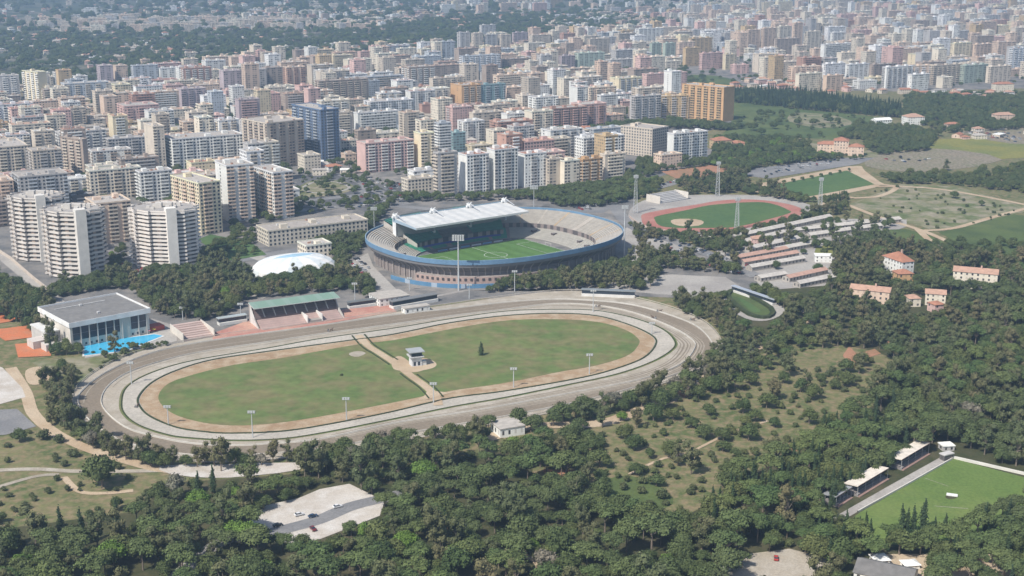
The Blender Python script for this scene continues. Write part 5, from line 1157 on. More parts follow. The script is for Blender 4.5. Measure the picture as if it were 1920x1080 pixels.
def crown(name, blobs, size, dens, mat, up=.0, squash=1.0):
    V, F, T = [], [], []; n0 = 0
    for (cx, cy, cz, r, rz) in blobs:
        tone_b = nr.uniform(.8, 1.22)
        # inner foliage mass
        nu, nv = 8, 5; a = np.arange(nu)*2*np.pi/nu; q = (np.arange(nv)+.5)/nv*np.pi
        P = np.array([[cx+r*.72*math.sin(qq)*math.cos(aa), cy+r*.72*math.sin(qq)*math.sin(aa), cz+rz*.72*math.cos(qq)] for qq in q for aa in a]) + nr.normal(0, r*.05, (nu*nv, 3))
        V.append(P)
        for j in range(nv-1):
            for i in range(nu): F.append((n0+j*nu+i, n0+(j+1)*nu+i, n0+(j+1)*nu+(i+1) % nu, n0+j*nu+(i+1) % nu)); T.append(tone_b*.9)
        F.append(tuple(n0+i for i in range(nu))); T.append(tone_b*.9)
        n0 += nu*nv
        k = max(8, int(dens*4*math.pi*((r*r+2*r*rz)/3)/(size*size)))
        d = nr.normal(size=(k, 3)); d /= np.linalg.norm(d, axis=1)[:, None]; d[:, 2] = np.where(d[:, 2] < -.5, -d[:, 2], d[:, 2])
        c = np.array([cx, cy, cz]) + d*np.array([r, r, rz])*nr.uniform(.7, 1.25, (k, 1))
        nrm = d + nr.normal(0, .45, (k, 3)); nrm[:, 2] += up; nrm /= np.linalg.norm(nrm, axis=1)[:, None]
        t1 = np.cross(nrm, nr.normal(size=(k, 3))); t1 /= np.linalg.norm(t1, axis=1)[:, None]; t2 = np.cross(nrm, t1)
        s1 = nr.uniform(.35, .75, (k, 1))*size; s2 = nr.uniform(.3, .6, (k, 1))*size
        Q = np.stack([c-t1*s1-t2*s2*.4, c+t2*s2-t1*s1*.1, c+t1*s1+t2*s2*.2, c-t2*s2+t1*s1*.3], 1).reshape(-1, 3); V.append(Q)
        F += [tuple(n0+4*i+j for j in range(4)) for i in range(k)]; T += list(tone_b*nr.uniform(.84, 1.18, k)); n0 += 4*k
    V = np.concatenate(V); me = bpy.data.meshes.new(name); me.from_pydata(V.tolist(), [], F); me.materials.append(mat)
    at = me.attributes.new('tone', 'FLOAT', 'FACE'); at.data.foreach_set('value', T); me.update(); return me
def trunk(h, r, limbs):
    mb = MB(); k = (0, 0, 0); mb.tube((0,0,-.3), (r*.3,0,h), r, r*.55, k, n=7, cap=False)
    for (x, y, z) in limbs: mb.tube((r*.3*.7,0,h*.72), (x,y,z), r*.5, r*.14, k, n=5, cap=False)
    o = mb.build('trunk'); me = o.data; me.materials.clear(); me.materials.append(bark); COL.objects.unlink(o); bpy.data.objects.remove(o); return me
def blobset(n, R_, z0, z1, rb, flat=.8, shape='round'):
    out = []
    for i in range(n):
        a = i*2.4 + nr.uniform(-.5, .5); f = math.sqrt((i+.5)/n); rr = R_*f*.78
        zc = z0 + (z1-z0)*(1-f*f*.75)*nr.uniform(.8, 1.1) if shape == 'round' else nr.uniform(z0, z1)
        r = rb*nr.uniform(.55, 1.4); out.append((rr*math.cos(a), rr*math.sin(a), zc, r, r*flat))
    return out
SP = {}
def species(key, variants, hgt, mat): SP[key] = dict(v=variants, h=hgt)
def mk_oak():
    out = []
    for i in range(3):
        bl = blobset(13, 4.6, 3.2, 7.0, 2.1, .85); out.append((crown('oak_crown', bl, .62, .75, LEAF['oak']), trunk(4.2, .35, [b_[:3] for b_ in bl[3:9]])))
    return out
species('oak', mk_oak(), 9.0, None)
V_ = []
for i in range(3):
    bl = blobset(14, 5.6, 7.0, 9.6, 1.9, .62); V_.append((crown('pine_crown', bl, .6, .8, LEAF['pine'], .3), trunk(7.0, .33, [b_[:3] for b_ in bl[2:10]])))
species('pine', V_, 11.0, None)
V_ = []
for i in range(3):
    bl = blobset(15, 4.4, 4.0, 14.0, 1.75, 1.0, 'tall'); V_.append((crown('gum_crown', bl, .65, .5, LEAF['gum']), trunk(9, .35, [b_[:3] for b_ in bl[2:12]])))
species('gum', V_, 15.5, None)
V_ = []
for i in range(2):
    bl = [(nr.uniform(-.2,.2), nr.uniform(-.2,.2), 1.4+k*1.35, 1.5*math.sin(math.pi*min(1,(k+1.6)/9.5))**.6*(1.05-k*.085), 1.3) for k in range(8)]; V_.append((crown('cypress_crown', bl, .5, .7, LEAF['cyp']), trunk(2.5, .25, [])))
species('cyp', V_, 12.0, None)
V_ = []
for i in range(3):
    bl = blobset(6, 1.9, .8, 2.2, 1.15, .85); V_.append((crown('shrub_crown', bl, .45, .8, LEAF['shrub']), trunk(1.0, .12, [b_[:3] for b_ in bl[:4]])))
species('shrub', V_, 3.0, None)
bl = blobset(12, 4.2, 3.2, 6.0, 2.0, .85); V_ = [(crown('lime_crown', bl, .55, .8, LEAF['lime']), trunk(3.5, .3, [b_[:3] for b_ in bl[3:9]]))]
species('lime', V_, 8.0, None)
bl = blobset(12, 4.0, 4, 8.0, 1.9, .95); V_ = [(crown('grey_crown', bl, .6, .45, LEAF['grey']), trunk(5, .3, [b_[:3] for b_ in bl[3:12]]))]
species('grey', V_, 9.5, None)
KIND = {'oak': ('oak_tree', 'dark green round oak'), 'pine': ('pine_tree', 'mid green umbrella pine'), 'gum': ('eucalyptus_tree', 'tall olive brown eucalyptus'), 'cyp': ('cypress_tree', 'narrow dark cypress'), 'shrub': ('shrub', 'low green shrub'), 'lime': ('bright_tree', 'bright lime green tree'), 'grey': ('bare_tree', 'greyish half bare tree')}
# views that no tree may cover
CL0 = vo[:16] + [(1290,668),(1245,690),(1150,725),(1084,745),(946,772),(843,788),(740,804),(640,815),(560,819),(433,818),(340,806),(270,800),(215,788),(170,768)]
CLEAR = [CL0, [(697,430),(740,380),(1000,375),(1170,420),(1170,470),(1100,490),(905,520),(905,545),(720,548)],
 [(1203,412),(1206,395),(1300,374),(1389,366),(1497,383),(1506,396),(1440,412),(1400,425),(1300,430),(1240,425)],
 [(500,948),(560,935),(600,918),(655,908),(700,930),(712,955),(705,968),(620,990),(575,1008),(560,990),(490,1000)],
 [(1640,965),(1612,960),(1560,945),(1620,905),(1745,840),(1800,836),(1792,852),(1860,877),(1935,900),(1935,930),(1840,935),(1820,968),(1700,985),(1650,985)],
 [(100,560),(245,540),(280,575),(280,612),(330,612),(300,640),(215,640),(160,664),(150,640),(108,620)], [(455,565),(640,545),(640,590),(740,575),(740,590),(400,635),(320,640),(330,612),(400,610)],
 [(476,505),(500,478),(590,466),(632,490),(560,490),(540,505)], [(83,395),(187,395),(187,505),(83,505)], [(235,395),(370,395),(370,490),(240,490)], [(33,370),(100,370),(100,460),(40,460)],
 [(1460,350),(1590,320),(1640,345),(1530,366)], [(1390,478),(1490,470),(1500,490),(1560,500),(1560,530),(1500,540),(1430,525),(1385,500)],
 [(1410,1040),(1500,1035),(1540,1060),(1500,1080),(1400,1080)], [(1585,1060),(1720,1040),(1730,1090),(1600,1090)], [(0,690),(40,725),(45,745),(0,765)], [(0,775),(30,770),(62,800),(0,812)],
 [(928,800),(985,797),(990,815),(935,825)], [(820,935),(832,960),(845,975),(825,968)], [(0,892),(150,890),(150,880),(0,876)], [(170,850),(300,878),(480,876),(540,872),(520,890),(330,885),(200,865)], [(60,770),(120,815),(170,845),(120,840),(60,790)],
 [(1668,480),(1720,480),(1720,520),(1668,520)], [(1783,498),(1860,510),(1850,530),(1790,515)], [(1592,540),(1665,552),(1660,565),(1600,552)], [(1700,555),(1775,555),(1770,585),(1705,575)], [(1528,258),(1620,262),(1615,288),(1530,280)],
 [(1375,165),(1270,160),(1270,220),(1375,225)], [(1362,552),(1385,540),(1455,572),(1478,590),(1440,604),(1396,598)], [(30,646),(90,642),(90,662),(34,668)], [(690,590),(700,555),(830,570),(825,592)], [(1088,545),(1200,550),(1195,565),(1090,560)],
 [(1480,668),(1560,655),(1600,662),(1560,685),(1500,690)], [(480,422),(560,405),(680,395),(688,415),(500,450),(480,440)], [(130,665),(200,665),(180,690),(140,690)], [(1120,785),(1180,770),(1180,782),(1110,800)],
 [(445,880),(560,868),(560,880),(450,890)],[(1240,505),(1380,515),(1400,535),(1330,545),(1230,525)],[(815,290),(1172,290),(1170,330),(830,362)],[(1160,240),(1340,245),(1330,290),(1165,285)]]
TREES = []
cell = {}
def near(x, y, d):
    i, j = int(x//12), int(y//12)
    for a in (-1,0,1):
        for b_ in (-1,0,1):
            for (u, v, e) in cell.get((i+a, j+b_), ()):
                if (u-x)**2 + (v-y)**2 < ((d+e)/2)**2: return True
    return False
def put(px, py, kind, s, region, label=None, check=False, world=None):
    g = world or gp(px, py); x, y = g.x, g.y; hh = SP[kind]['h']*s
    if check:
        b_ = proj((x, y, 0)); t = proj((x, y, hh)); m = proj((x, y, hh*.5)); wpx = {'cyp': 1.2, 'shrub': 2, 'gum': 4}.get(kind, 4.8)*s*FPX/math.hypot(y, CAM_H)
        for P in CLEAR:
            for q in (b_, t, m, (m[0]-wpx*.8, m[1]), (m[0]+wpx*.8, m[1])):
                if inpoly(q[0], q[1], P): return False
        sp_ = {'cyp': 3.2, 'shrub': 4.0, 'pine': 8.6, 'oak': 7.0, 'gum': 7.2}.get(kind, 7.5)*s
        if near(x, y, sp_*PACK): return False
        cell.setdefault((int(x//12), int(y//12)), []).append((x, y, sp_*PACK))
    TREES.append(dict(x=x, y=y, k=kind, s=s, r=region, lab=label, size=hh/math.hypot(y, CAM_H), a=rt.uniform(0, 6.28), px=proj((x, y, 0)))); return True
rt = random.Random(31); PACK = 1.0
def forest(zone, mix, per, region, smin=.7, smax=1.25, pack=1.0, blocks=True):
    """per = square metres per tree tried"""
    global PACK; PACK = pack
    W = [gp(*p) for p in zone]; x0, x1 = min(p.x for p in W), max(p.x for p in W); y0, y1 = min(p.y for p in W), max(p.y for p in W)
    ks = [k for k, n_ in mix for _ in range(n_)]; n = int((x1-x0)*(y1-y0)/per); c = 0
    for _ in range(n):
        x, y = rt.uniform(x0, x1), rt.uniform(y0, y1); p = proj((x, y, 0))
        if not (-60 < p[0] < 1980 and p[1] < 1190) or not inpoly(p[0], p[1], zone): continue
        if blocks:
            bad = False
            for s in placed:
                if abs(s['c'].x-x) < 60 and abs(s['c'].y-y) < 60 and 'yaw' in s:
                    q = Vector((x, y, 0)) - s['B']; e = (math.cos(s['yaw']), math.sin(s['yaw'])); u = q.x*e[0]+q.y*e[1]; v = -q.x*e[1]+q.y*e[0]
                    if -3 < u < s['L']+3 and -3 < v < s['D']+3: bad = True; break
            if bad: continue
        if put(0, 0, rt.choice(ks), rt.uniform(smin, smax), region, check=True, world=Vector((x, y, 0))): c += 1
    return c
# single trees one can point to
ones = [(192,913,'oak',1.6,'lone big dark oak on the rough meadow, bottom left'),(902,668,'cyp',.8,'small lone green tree in the right half of the racecourse infield'),(640,706,'shrub',.5,'tiny dark bush in the left half of the racecourse infield'),
 (965,850,'lime',1.0,'bright lime green tree beside the white house in the woods, left one'),(990,842,'lime',.95,'bright lime green tree beside the white house in the woods, right one'),
 (1165,790,'lime',.7,'bright lime green tree beside the woodland road'),(1730,995,'cyp',1.45,'tallest dark conifer before the bright green pitch'),(1712,1000,'cyp',1.15,'dark conifer before the bright green pitch, left of the tallest'),(1700,1002,'cyp',1.0,'slim dark cypress before the bright green pitch, fourth from the right'),(1690,1003,'cyp',1.1,'slim dark cypress before the bright green pitch, leftmost'),(1730+22,1005,'cyp',.8,'short slim cypress right of the tallest conifer'),(1771,1003,'cyp',.95,'thin lone cypress standing against the bright green pitch'),
 (1460,332,'shrub',1.3,'x'),(1850,400,'shrub',.01,'x'),(1788,372,'oak',.95,'round dark tree on the dry field, left one'),(1840,386,'oak',.75,'round dark tree on the dry field, right one'),(80,825,'shrub',1.6,'wide green bush in the meadow left of the dirt path'),(110,830,'shrub',1.3,'round green bush in the meadow beside the wide bush'),(139,856,'shrub',1.4,'lone dark bush in the meadow above the big oak'),
 (115,1010,'cyp',1.3,'dark conical cypress at the bottom left, leftmost of three'),(155,1022,'cyp',1.5,'dark conical cypress at the bottom left, middle of three'),(220,1000,'cyp',1.2,'dark conical cypress at the bottom left, rightmost of three'),(400,925,'cyp',1.25,'dark pointed cypress at the edge of the gravel turnaround'),(372,940,'cyp',1.3,'dark pointed cypress left of the one by the gravel turnaround'),(330,935,'grey',1.1,'pinkish brown tree at the edge of the gravel turnaround'),
 (1240,935,'shrub',1.5,'round green bush on the grass clearing, bigger of two'),(215,662,'gum',.85,'dark ragged tree in front of the turquoise pool'),(250,655,'oak',.55,'small round tree at the right end of the pool'),(1345,400,'gum',.01,'x'),(1815,790,'grey',1.25,'pale bare branched tree in the dark wood at right'),(1020,1075,'grey',1.1,'silvery grey round tree at the bottom centre'),(40,1075,'lime',.9,'bright green tree at the bottom left corner, left one'),(75,1078,'lime',1.0,'bright green tree at the bottom left corner, right one'),
 (1365,640,'gum',1.0,'dark ragged tree right at the right bend of the racecourse'),(898,838,'gum',1.15,'tall brownish eucalyptus left of the white house in the woods'),(415,884,'gum',1.15,'tall golden brown eucalyptus at the near left bend of the racecourse'),(1412,245,'oak',1.3,'round dark tree in the green field beside the ochre slab'),(1775,320,'gum',.9,'dark upright tree beside the rubble yard'),(1360,480,'gum',1.1,'tall dark tree left of the pink stable rows'),(1440,478,'gum',.95,'tall dark tree rising between the stable rows, left one'),(1560,455,'gum',1.05,'tall greyish tree rising between the stable rows, middle one'),(1610,452,'gum',1.1,'tall greyish tree rising between the stable rows, right one'),(1290,440,'gum',.9,'dark tree at the near edge of the running track'),(1345,455,'gum',1.0,'tall dark tree before the running track infield'),(1455,505,'oak',.7,'round tree beside the pink stable rows'),(1375,500,'gum',.9,'broad ragged tree at the left of the pink stable rows'),(1535,512,'oak',.8,'round tree at the right corner of the stable yard'),(1660,445,'oak',.8,'round tree at the right end of the pale stable rows')]
for x, y, k, s, l in ones:
    if s > .1 and l != 'x': put(x, y, k, s, 'one', l); g = gp(x, y); cell.setdefault((int(g.x//12), int(g.y//12)), []).append((g.x, g.y, 8*s))
for i, (x, y, s, side) in enumerate([(1212,742,.9,''),(430,860,.8,'')]): pass
# groves and woods
F_ = forest
print(F_([(80,725),(110,690),(150,690),(135,740),(150,800),(190,838),(150,830),(105,795)], [('oak',4),('gum',2),('shrub',2)], 10, 'beside the far left bend of the racecourse', .6,1.0, .8),
F_([(95,795),(150,805),(215,845),(310,868),(480,872),(640,850),(640,865),(560,872),(420,885),(300,878),(200,858)], [('gum',6),('oak',3),('grey',1)], 6, 'in the row below the near left bend of the racecourse', .65,1.0,.7),
F_([(560,875),(640,845),(750,832),(900,812),(1000,790),(1190,752),(1290,720),(1340,690),(1390,740),(1200,765),(1000,815),(800,860),(700,885),(560,905)], [('gum',5),('oak',5),('pine',1),('grey',1)], 8, 'in the belt of trees below the near straight', .75,1.15,.8),
F_([(-60,1190),(-60,1035),(90,1015),(240,1000),(280,940),(400,915),(560,892),(700,868),(840,850),(960,855),(1080,880),(1160,960),(1290,990),(1400,960),(1560,960),(1610,1000),(1640,1190)], [('pine',9),('oak',9),('shrub',3),('gum',3),('lime',1)], 9, 'in the dense wood along the bottom', .6,1.45,.88))
print(F_([(1290,990),(1380,905),(1500,860),(1560,800),(1650,770),(1730,790),(1800,830),(1740,850),(1570,945),(1600,1010),(1420,1010)], [('oak',5),('pine',6),('cyp',2)], 8, 'in the dense wood beside the covered stands', .8,1.2,.8),
F_([(1640,1020),(1850,980),(1990,930),(1990,1190),(1600,1190)], [('pine',8),('oak',3),('cyp',1)], 8, 'in the pine wood at the bottom right corner', .85,1.25,.82),
F_([(1480,1030),(1600,985),(1680,1010),(1720,1030),(1560,1060)], [('cyp',9),('pine',1)], 6, 'in the dark cypress stand before the bright green pitch', .8,1.25,.9),
F_([(1730,790),(1620,750),(1700,690),(1990,560),(1990,900),(1860,865),(1790,840)], [('oak',8),('pine',6),('gum',3)], 10, 'in the dark wood along the right edge', .8,1.2,.8))
print(F_([(1330,690),(1400,600),(1480,560),(1560,520),(1600,490),(1900,500),(1990,500),(1990,600),(1850,640),(1700,690),(1640,660),(1560,650),(1470,680),(1400,720)], [('oak',6),('gum',6),('pine',3),('shrub',2)], 14, 'in the wood around the red roofed villas', .6,1.15,.95),
F_([(1030,850),(1120,760),(1340,700),(1480,650),(1700,690),(1640,760),(1500,850),(1380,905),(1290,960),(1130,960)], [('oak',4),('shrub',12),('gum',2)], 55, 'scattered on the open meadow at right', .6,1.15,1.15),
F_([(1230,600),(1290,560),(1360,560),(1400,600),(1400,640),(1370,640),(1330,600)], [('oak',4),('gum',4)], 10, 'between the paddock and the right bend of the racecourse', .6,1.0,.85),
F_([(240,540),(300,500),(380,492),(470,520),(475,560),(455,600),(420,605),(330,600),(290,590)], [('oak',6),('gum',5),('lime',1)], 8, 'in the grove between the swimming hall and the grandstand', .7,1.1,.82),
F_([(470,560),(490,535),(640,502),(700,540),(700,562),(640,545),(500,565)], [('oak',7),('gum',2)], 8, 'in the grove between the dome and the grandstand', .7,1.05,.82),
F_([(0,600),(30,540),(95,560),(105,640),(155,655),(150,668),(95,665),(90,640),(20,600)], [('oak',5),('gum',3),('cyp',1)], 9, 'around the orange clay courts at left', .6,1.05,.82))
print(F_([(-60,600),(-60,490),(30,540),(0,600)], [('oak',6),('pine',2)], 8, 'in the dark grove at the far left edge', .7,1.1,.82),
F_([(95,545),(180,520),(240,512),(240,540),(110,558)], [('oak',6),('gum',2)], 9, 'behind the swimming hall', .6,.95,.85),
F_([(165,660),(260,640),(330,645),(330,652),(230,672),(190,695),(165,705),(180,680)], [('oak',3),('shrub',6)], 7, 'in the hedge row between the pool and the racecourse', .4,.75,.9),
F_([(905,552),(960,530),(1060,515),(1180,490),(1200,510),(1210,545),(1100,545),(1000,545)], [('oak',6),('gum',5)], 8, 'in the row of trees before the stadium wall', .6,1.0,.85),
F_([(1195,520),(1200,470),(1260,490),(1340,500),(1400,505),(1380,520),(1280,510),(1230,530)], [('gum',5),('oak',4)], 9, 'on the plaza between stadium and stables', .7,1.05,.85),
F_([(1300,560),(1420,545),(1500,565),(1520,590),(1500,640),(1430,650),(1480,600),(1440,570)], [('oak',7),('shrub',2)], 8, 'in the grove round the oval paddock', .6,.95,.85),
F_([(660,430),(705,398),(760,372),(840,372),(960,368),(1080,352),(1180,338),(1240,345),(1230,365),(1130,388),(1010,388),(900,380),(740,405),(690,440)], [('oak',8),('pine',4)], 8, 'in the green belt behind the stadium', .65,1.0,.85),
F_([(560,500),(600,440),(690,420),(695,455),(660,480),(640,500)], [('oak',6),('gum',1)], 12, 'between the dome and the school building', .6,.95,.9),
F_([(1560,400),(1540,372),(1590,372),(1580,400),(1470,425),(1380,450),(1350,445),(1470,412)], [('gum',3),('cyp',4),('oak',4)], 8, 'at the right end of the running track', .6,.95,.85))
print(F_([(1180,445),(1240,425),(1340,440),(1400,440),(1390,480),(1330,470),(1260,455)], [('oak',4),('gum',5)], 13, 'between the running track and the stables', .55,.9,.9),
F_([(1560,520),(1570,470),(1640,440),(1700,470),(1760,500),(1720,540),(1600,550)], [('oak',5),('gum',5),('lime',1)], 10, 'right of the stables', .6,1.05,.85),
F_([(1700,475),(1780,455),(1860,480),(1990,500),(1990,540),(1860,505),(1780,500)], [('oak',5),('shrub',5)], 11, 'along the field edge above the cream house', .6,.95,.85),
F_([(1270,345),(1400,330),(1400,350),(1560,378),(1500,382),(1390,362),(1290,366)], [('oak',4),('gum',3)], 10, 'behind the running track', .6,.95,.9),
F_([(1330,310),(1345,262),(1480,262),(1520,285),(1620,292),(1560,300),(1420,315),(1380,325)], [('oak',6),('lime',1),('shrub',2)], 12, 'in the grove left of the long pinkish villa', .7,1.1,.9),
F_([(1560,265),(1600,240),(1700,240),(1760,255),(1740,282),(1650,292),(1600,270)], [('oak',7),('shrub',2)], 12, 'in the grove right of the long pinkish villa', .7,1.1,.9),
F_([(1374,192),(1380,176),(1500,180),(1690,208),(1690,222),(1500,206)], [('cyp',6),('oak',3)], 11, 'in the dark row beyond the green field', 1.0,1.5,.9),
F_([(1090,290),(1110,245),(1160,235),(1280,228),(1400,240),(1360,245),(1165,240),(1160,300),(1190,340),(1120,330)], [('oak',7),('pine',2)], 13, 'around the cream institutional block', .7,1.05,.9),
F_([(1180,345),(1200,300),(1340,300),(1330,312),(1240,322)], [('oak',6),('shrub',2)], 14, 'below the white flats right of centre', .6,.95,.9))
print(F_([(1650,330),(1990,330),(1990,372),(1830,352),(1760,345),(1680,345)], [('oak',6),('shrub',3)], 14, 'in the belt between rubble yard and dry field', .6,1.0,.9),
F_([(1700,180),(1990,178),(1990,240),(1780,250),(1690,225)], [('oak',7),('shrub',3)], 18, 'on the green slope at the right edge', .7,1.1,.95),
F_([(1800,470),(1990,440),(1990,500),(1870,480)], [('shrub',6),('oak',4)], 40, 'on the field at the right edge', .6,1.0,1),
F_([(1600,370),(1700,345),(1940,395),(1760,435)], [('shrub',1)], 350, 'dotted on the dry field', .4,.9,1),
F_([(-60,1030),(-60,880),(130,870),(300,885),(320,920),(260,980),(60,1000)], [('shrub',6),('oak',1)], 130, 'dotted on the rough meadow at the bottom left', .5,1.1,1),
F_([(-60,860),(30,800),(140,850),(150,870),(0,872)], [('shrub',5),('oak',1)], 120, 'dotted on the rough meadow at the bottom left', .5,1.0,1),
F_([(555,330),(640,322),(760,345),(740,380),(640,400),(560,405)], [('oak',6),('shrub',6)], 110, 'around the roundabout', .5,.85,1),
F_([(370,480),(440,430),(480,440),(480,480),(400,490)], [('oak',6)], 40, 'around the small green court left of the dome', .5,.8,1),
F_([(180,500),(230,460),(300,430),(240,500),(200,520)], [('oak',6),('lime',1)], 35, 'at the feet of the saw-tooth towers', .5,.85,1),
F_([(420,330),(420,350),(560,360),(560,410),(430,430)], [('oak',5)], 60, 'at the feet of the pair of white towers', .5,.85,1),
F_([(1420,30),(1720,20),(1990,20),(1990,165),(1300,160),(1290,100)], [('oak',5)], 900, 'in the streets of the right quarters', .6,1.0,1))
CT = F_([(-60,420),(-60,160),(400,118),(800,90),(1280,70),(1300,160),(1150,240),(1150,330),(560,330),(400,400)], [('oak',8),('pine',2)], 210, 'in the streets of the dense city', .6,1.0,1)
GB = F_([(0,160),(0,70),(300,60),(560,60),(700,45),(1100,20),(1280,45),(900,80),(700,108),(420,132),(130,165)], [('oak',8),('pine',2)], 620, 'in the far green belt', 1.0,1.8,.7, blocks=False)
FB = F_([(-40,70),(-40,-12),(2000,-12),(2000,10),(1300,18),(1000,20),(600,60),(200,66)], [('oak',1)], 4200, 'on the far hazy plain', 1.3,2.6,.7, blocks=False)
F_([(1380,455),(1560,412),(1700,415),(1640,445),(1560,480),(1400,480)], [('oak',5),('gum',3)], 170, 'among the pale stable rows', .5,.85,1)
F_([(1380,240),(1400,205),(1660,225),(1560,262),(1480,270)], [('oak',4),('shrub',5)], 420, 'dotted on the green field', .6,1.1,1)
F_([(1400,262),(1600,262),(1620,300),(1420,310)], [('oak',5),('shrub',4)], 40, 'around the long pinkish villa', .6,1.1,1)
F_([(1800,330),(1990,300),(1990,335)], [('oak',5),('shrub',4)], 60, 'right of the rubble yard', .6,1.0,1)
F_([(980,860),(1010,835),(1130,800),(1130,850),(1080,870),(1020,900)], [('oak',5),('pine',3),('gum',2)], 9, 'in the wood right of the white house', .7,1.2,.85)
F_([(1215,500),(1380,505),(1400,530),(1300,545),(1220,540)], [('oak',5),('gum',3)], 90, 'on the plaza before the paddock', .6,1.0,1)
print('city', CT, GB, FB, 'trees', len(TREES))
# row of small trees along the practice pitch and along the stadium avenue
for i in range(9): put(1452+i*17.5, 346-i*3.3+2, 'oak', .42, 'in the planted row along the practice pitch')
for i in range(8): put(1182+i*22, 424+i*5.6, 'oak', .5, 'in the planted row along the avenue right of the stadium')
by = {}
for t in TREES: by.setdefault(t['k'], []).append(t)
def stuff_trees(key, L, label):
    me = bpy.data.meshes.new('points'); me.from_pydata([(t['x'], t['y'], 0) for t in L], [], [])
    a = me.attributes.new('sc', 'FLOAT_VECTOR', 'POINT'); a.data.foreach_set('vector', [v for t in L for v in (t['s'], t['s']*rt.uniform(.85,1.15), t['s']*rt.uniform(.85,1.18))]); a = me.attributes.new('an', 'FLOAT', 'POINT'); a.data.foreach_set('value', [t['a'] for t in L])
    a = me.attributes.new('ix', 'INT', 'POINT'); a.data.foreach_set('value', [rt.randrange(len(SP[key]['v'])) for t in L])
    o = link({'oak':'wood_of_oaks','pine':'wood_of_pines','gum':'wood_of_eucalyptus','cyp':'wood_of_cypress','shrub':'scrub'}.get(key, 'wood'), me); tag(o, label, 'trees', kind='stuff')
    ng = bpy.data.node_groups.new('forest', 'GeometryNodeTree'); ng.interface.new_socket('Geometry', in_out='INPUT', socket_type='NodeSocketGeometry'); ng.interface.new_socket('Geometry', in_out='OUTPUT', socket_type='NodeSocketGeometry')
    n, l = ng.nodes, ng.links; gi_ = n.new('NodeGroupInput'); go = n.new('NodeGroupOutput'); iop = n.new('GeometryNodeInstanceOnPoints'); jg = n.new('GeometryNodeJoinGeometry')
    for cr in reversed(PROTO[key]):
        jj = n.new('GeometryNodeJoinGeometry')
        for ob in cr:
            oi = n.new('GeometryNodeObjectInfo'); oi.inputs['Object'].default_value = ob; oi.inputs['As Instance'].default_value = False; oi.transform_space = 'ORIGINAL'; l.new(oi.outputs['Geometry'], jj.inputs[0])
        g2 = n.new('GeometryNodeGeometryToInstance'); l.new(jj.outputs[0], g2.inputs[0]); l.new(g2.outputs[0], jg.inputs[0])
    l.new(gi_.outputs[0], iop.inputs['Points']); l.new(jg.outputs[0], iop.inputs['Instance']); iop.inputs['Pick Instance'].default_value = True
    def at(nm, ty): q = n.new('GeometryNodeInputNamedAttribute'); q.data_type = ty; q.inputs[0].default_value = nm; return q.outputs[0]
    l.new(at('ix', 'INT'), iop.inputs['Instance Index']); cx = n.new('ShaderNodeCombineXYZ'); l.new(at('an', 'FLOAT'), cx.inputs[2]); l.new(cx.outputs[0], iop.inputs['Rotation']); l.new(at('sc', 'FLOAT_VECTOR'), iop.inputs['Scale'])
    l.new(iop.outputs[0], go.inputs[0]); md = o.modifiers.new('forest', 'NODES'); md.node_group = ng
TL = [((600,960),'gravel clearing'),((1600,925),'covered stands'),((1800,940),'bright green pitch'),((1470,1050),'bottom gravel yard'),((960,815),'white house'),((1640,550),'long peach house'),((1745,570),'tiny square house'),((1690,500),'large white villa'),((1820,520),'long cream house'),((1420,575),'oval paddock'),((1345,640),'right bend'),((190,590),'swimming hall'),((550,580),'green roofed grandstand'),((550,490),'domed hall'),((60,650),'clay courts'),((400,880),'gravel turnaround'),((190,888),'lone big oak'),((180,770),'left bend'),((940,480),'stadium'),((1350,405),'running track'),((1470,500),'stables'),((1550,345),'practice pitch'),((1570,275),'long pinkish villa'),((1330,195),'ochre slab'),((1205,270),'cream institutional block'),((630,360),'roundabout'),((1750,390),'dry field'),((1540,675),'red soil patch'),((820,950),'red soil path'),((1000,760),'near straight'),((1200,900),'grass clearing'),((0,1070),'bottom left corner'),((300,1070),'bottom edge left of centre'),((900,1070),'bottom edge at centre'),((1200,1060),'bottom edge right of centre'),((1900,1060),'bottom right corner'),((1900,700),'right edge'),((1750,300),'rubble yard'),((850,340),'white front towers')]
def tlabel(t, ds):
    x, y = t['px']; best = min(TL, key=lambda q: math.hypot(x-q[0][0], (y-q[0][1])*1.6)); dx, dy = x-best[0][0], (y-best[0][1])*1.6
    if math.hypot(dx, dy) < 40: dr = 'close by'
    elif abs(dx) > 2.2*abs(dy): dr = 'left of' if dx < 0 else 'right of'
    elif abs(dy) > 2.2*abs(dx): dr = 'behind' if dy < 0 else 'in front of'
    else: dr = ('behind' if dy < 0 else 'before') + (' and left of' if dx < 0 else ' and right of')
    dd = 'well ' if math.hypot(dx, dy) > 110 else ''
    sz = 'small ' if t['s'] < .8 else ('large ' if t['s'] > 1.05 else '')
    return f"{sz}{ds} {dd}{dr} the {best[1]}"
PROTO = {}
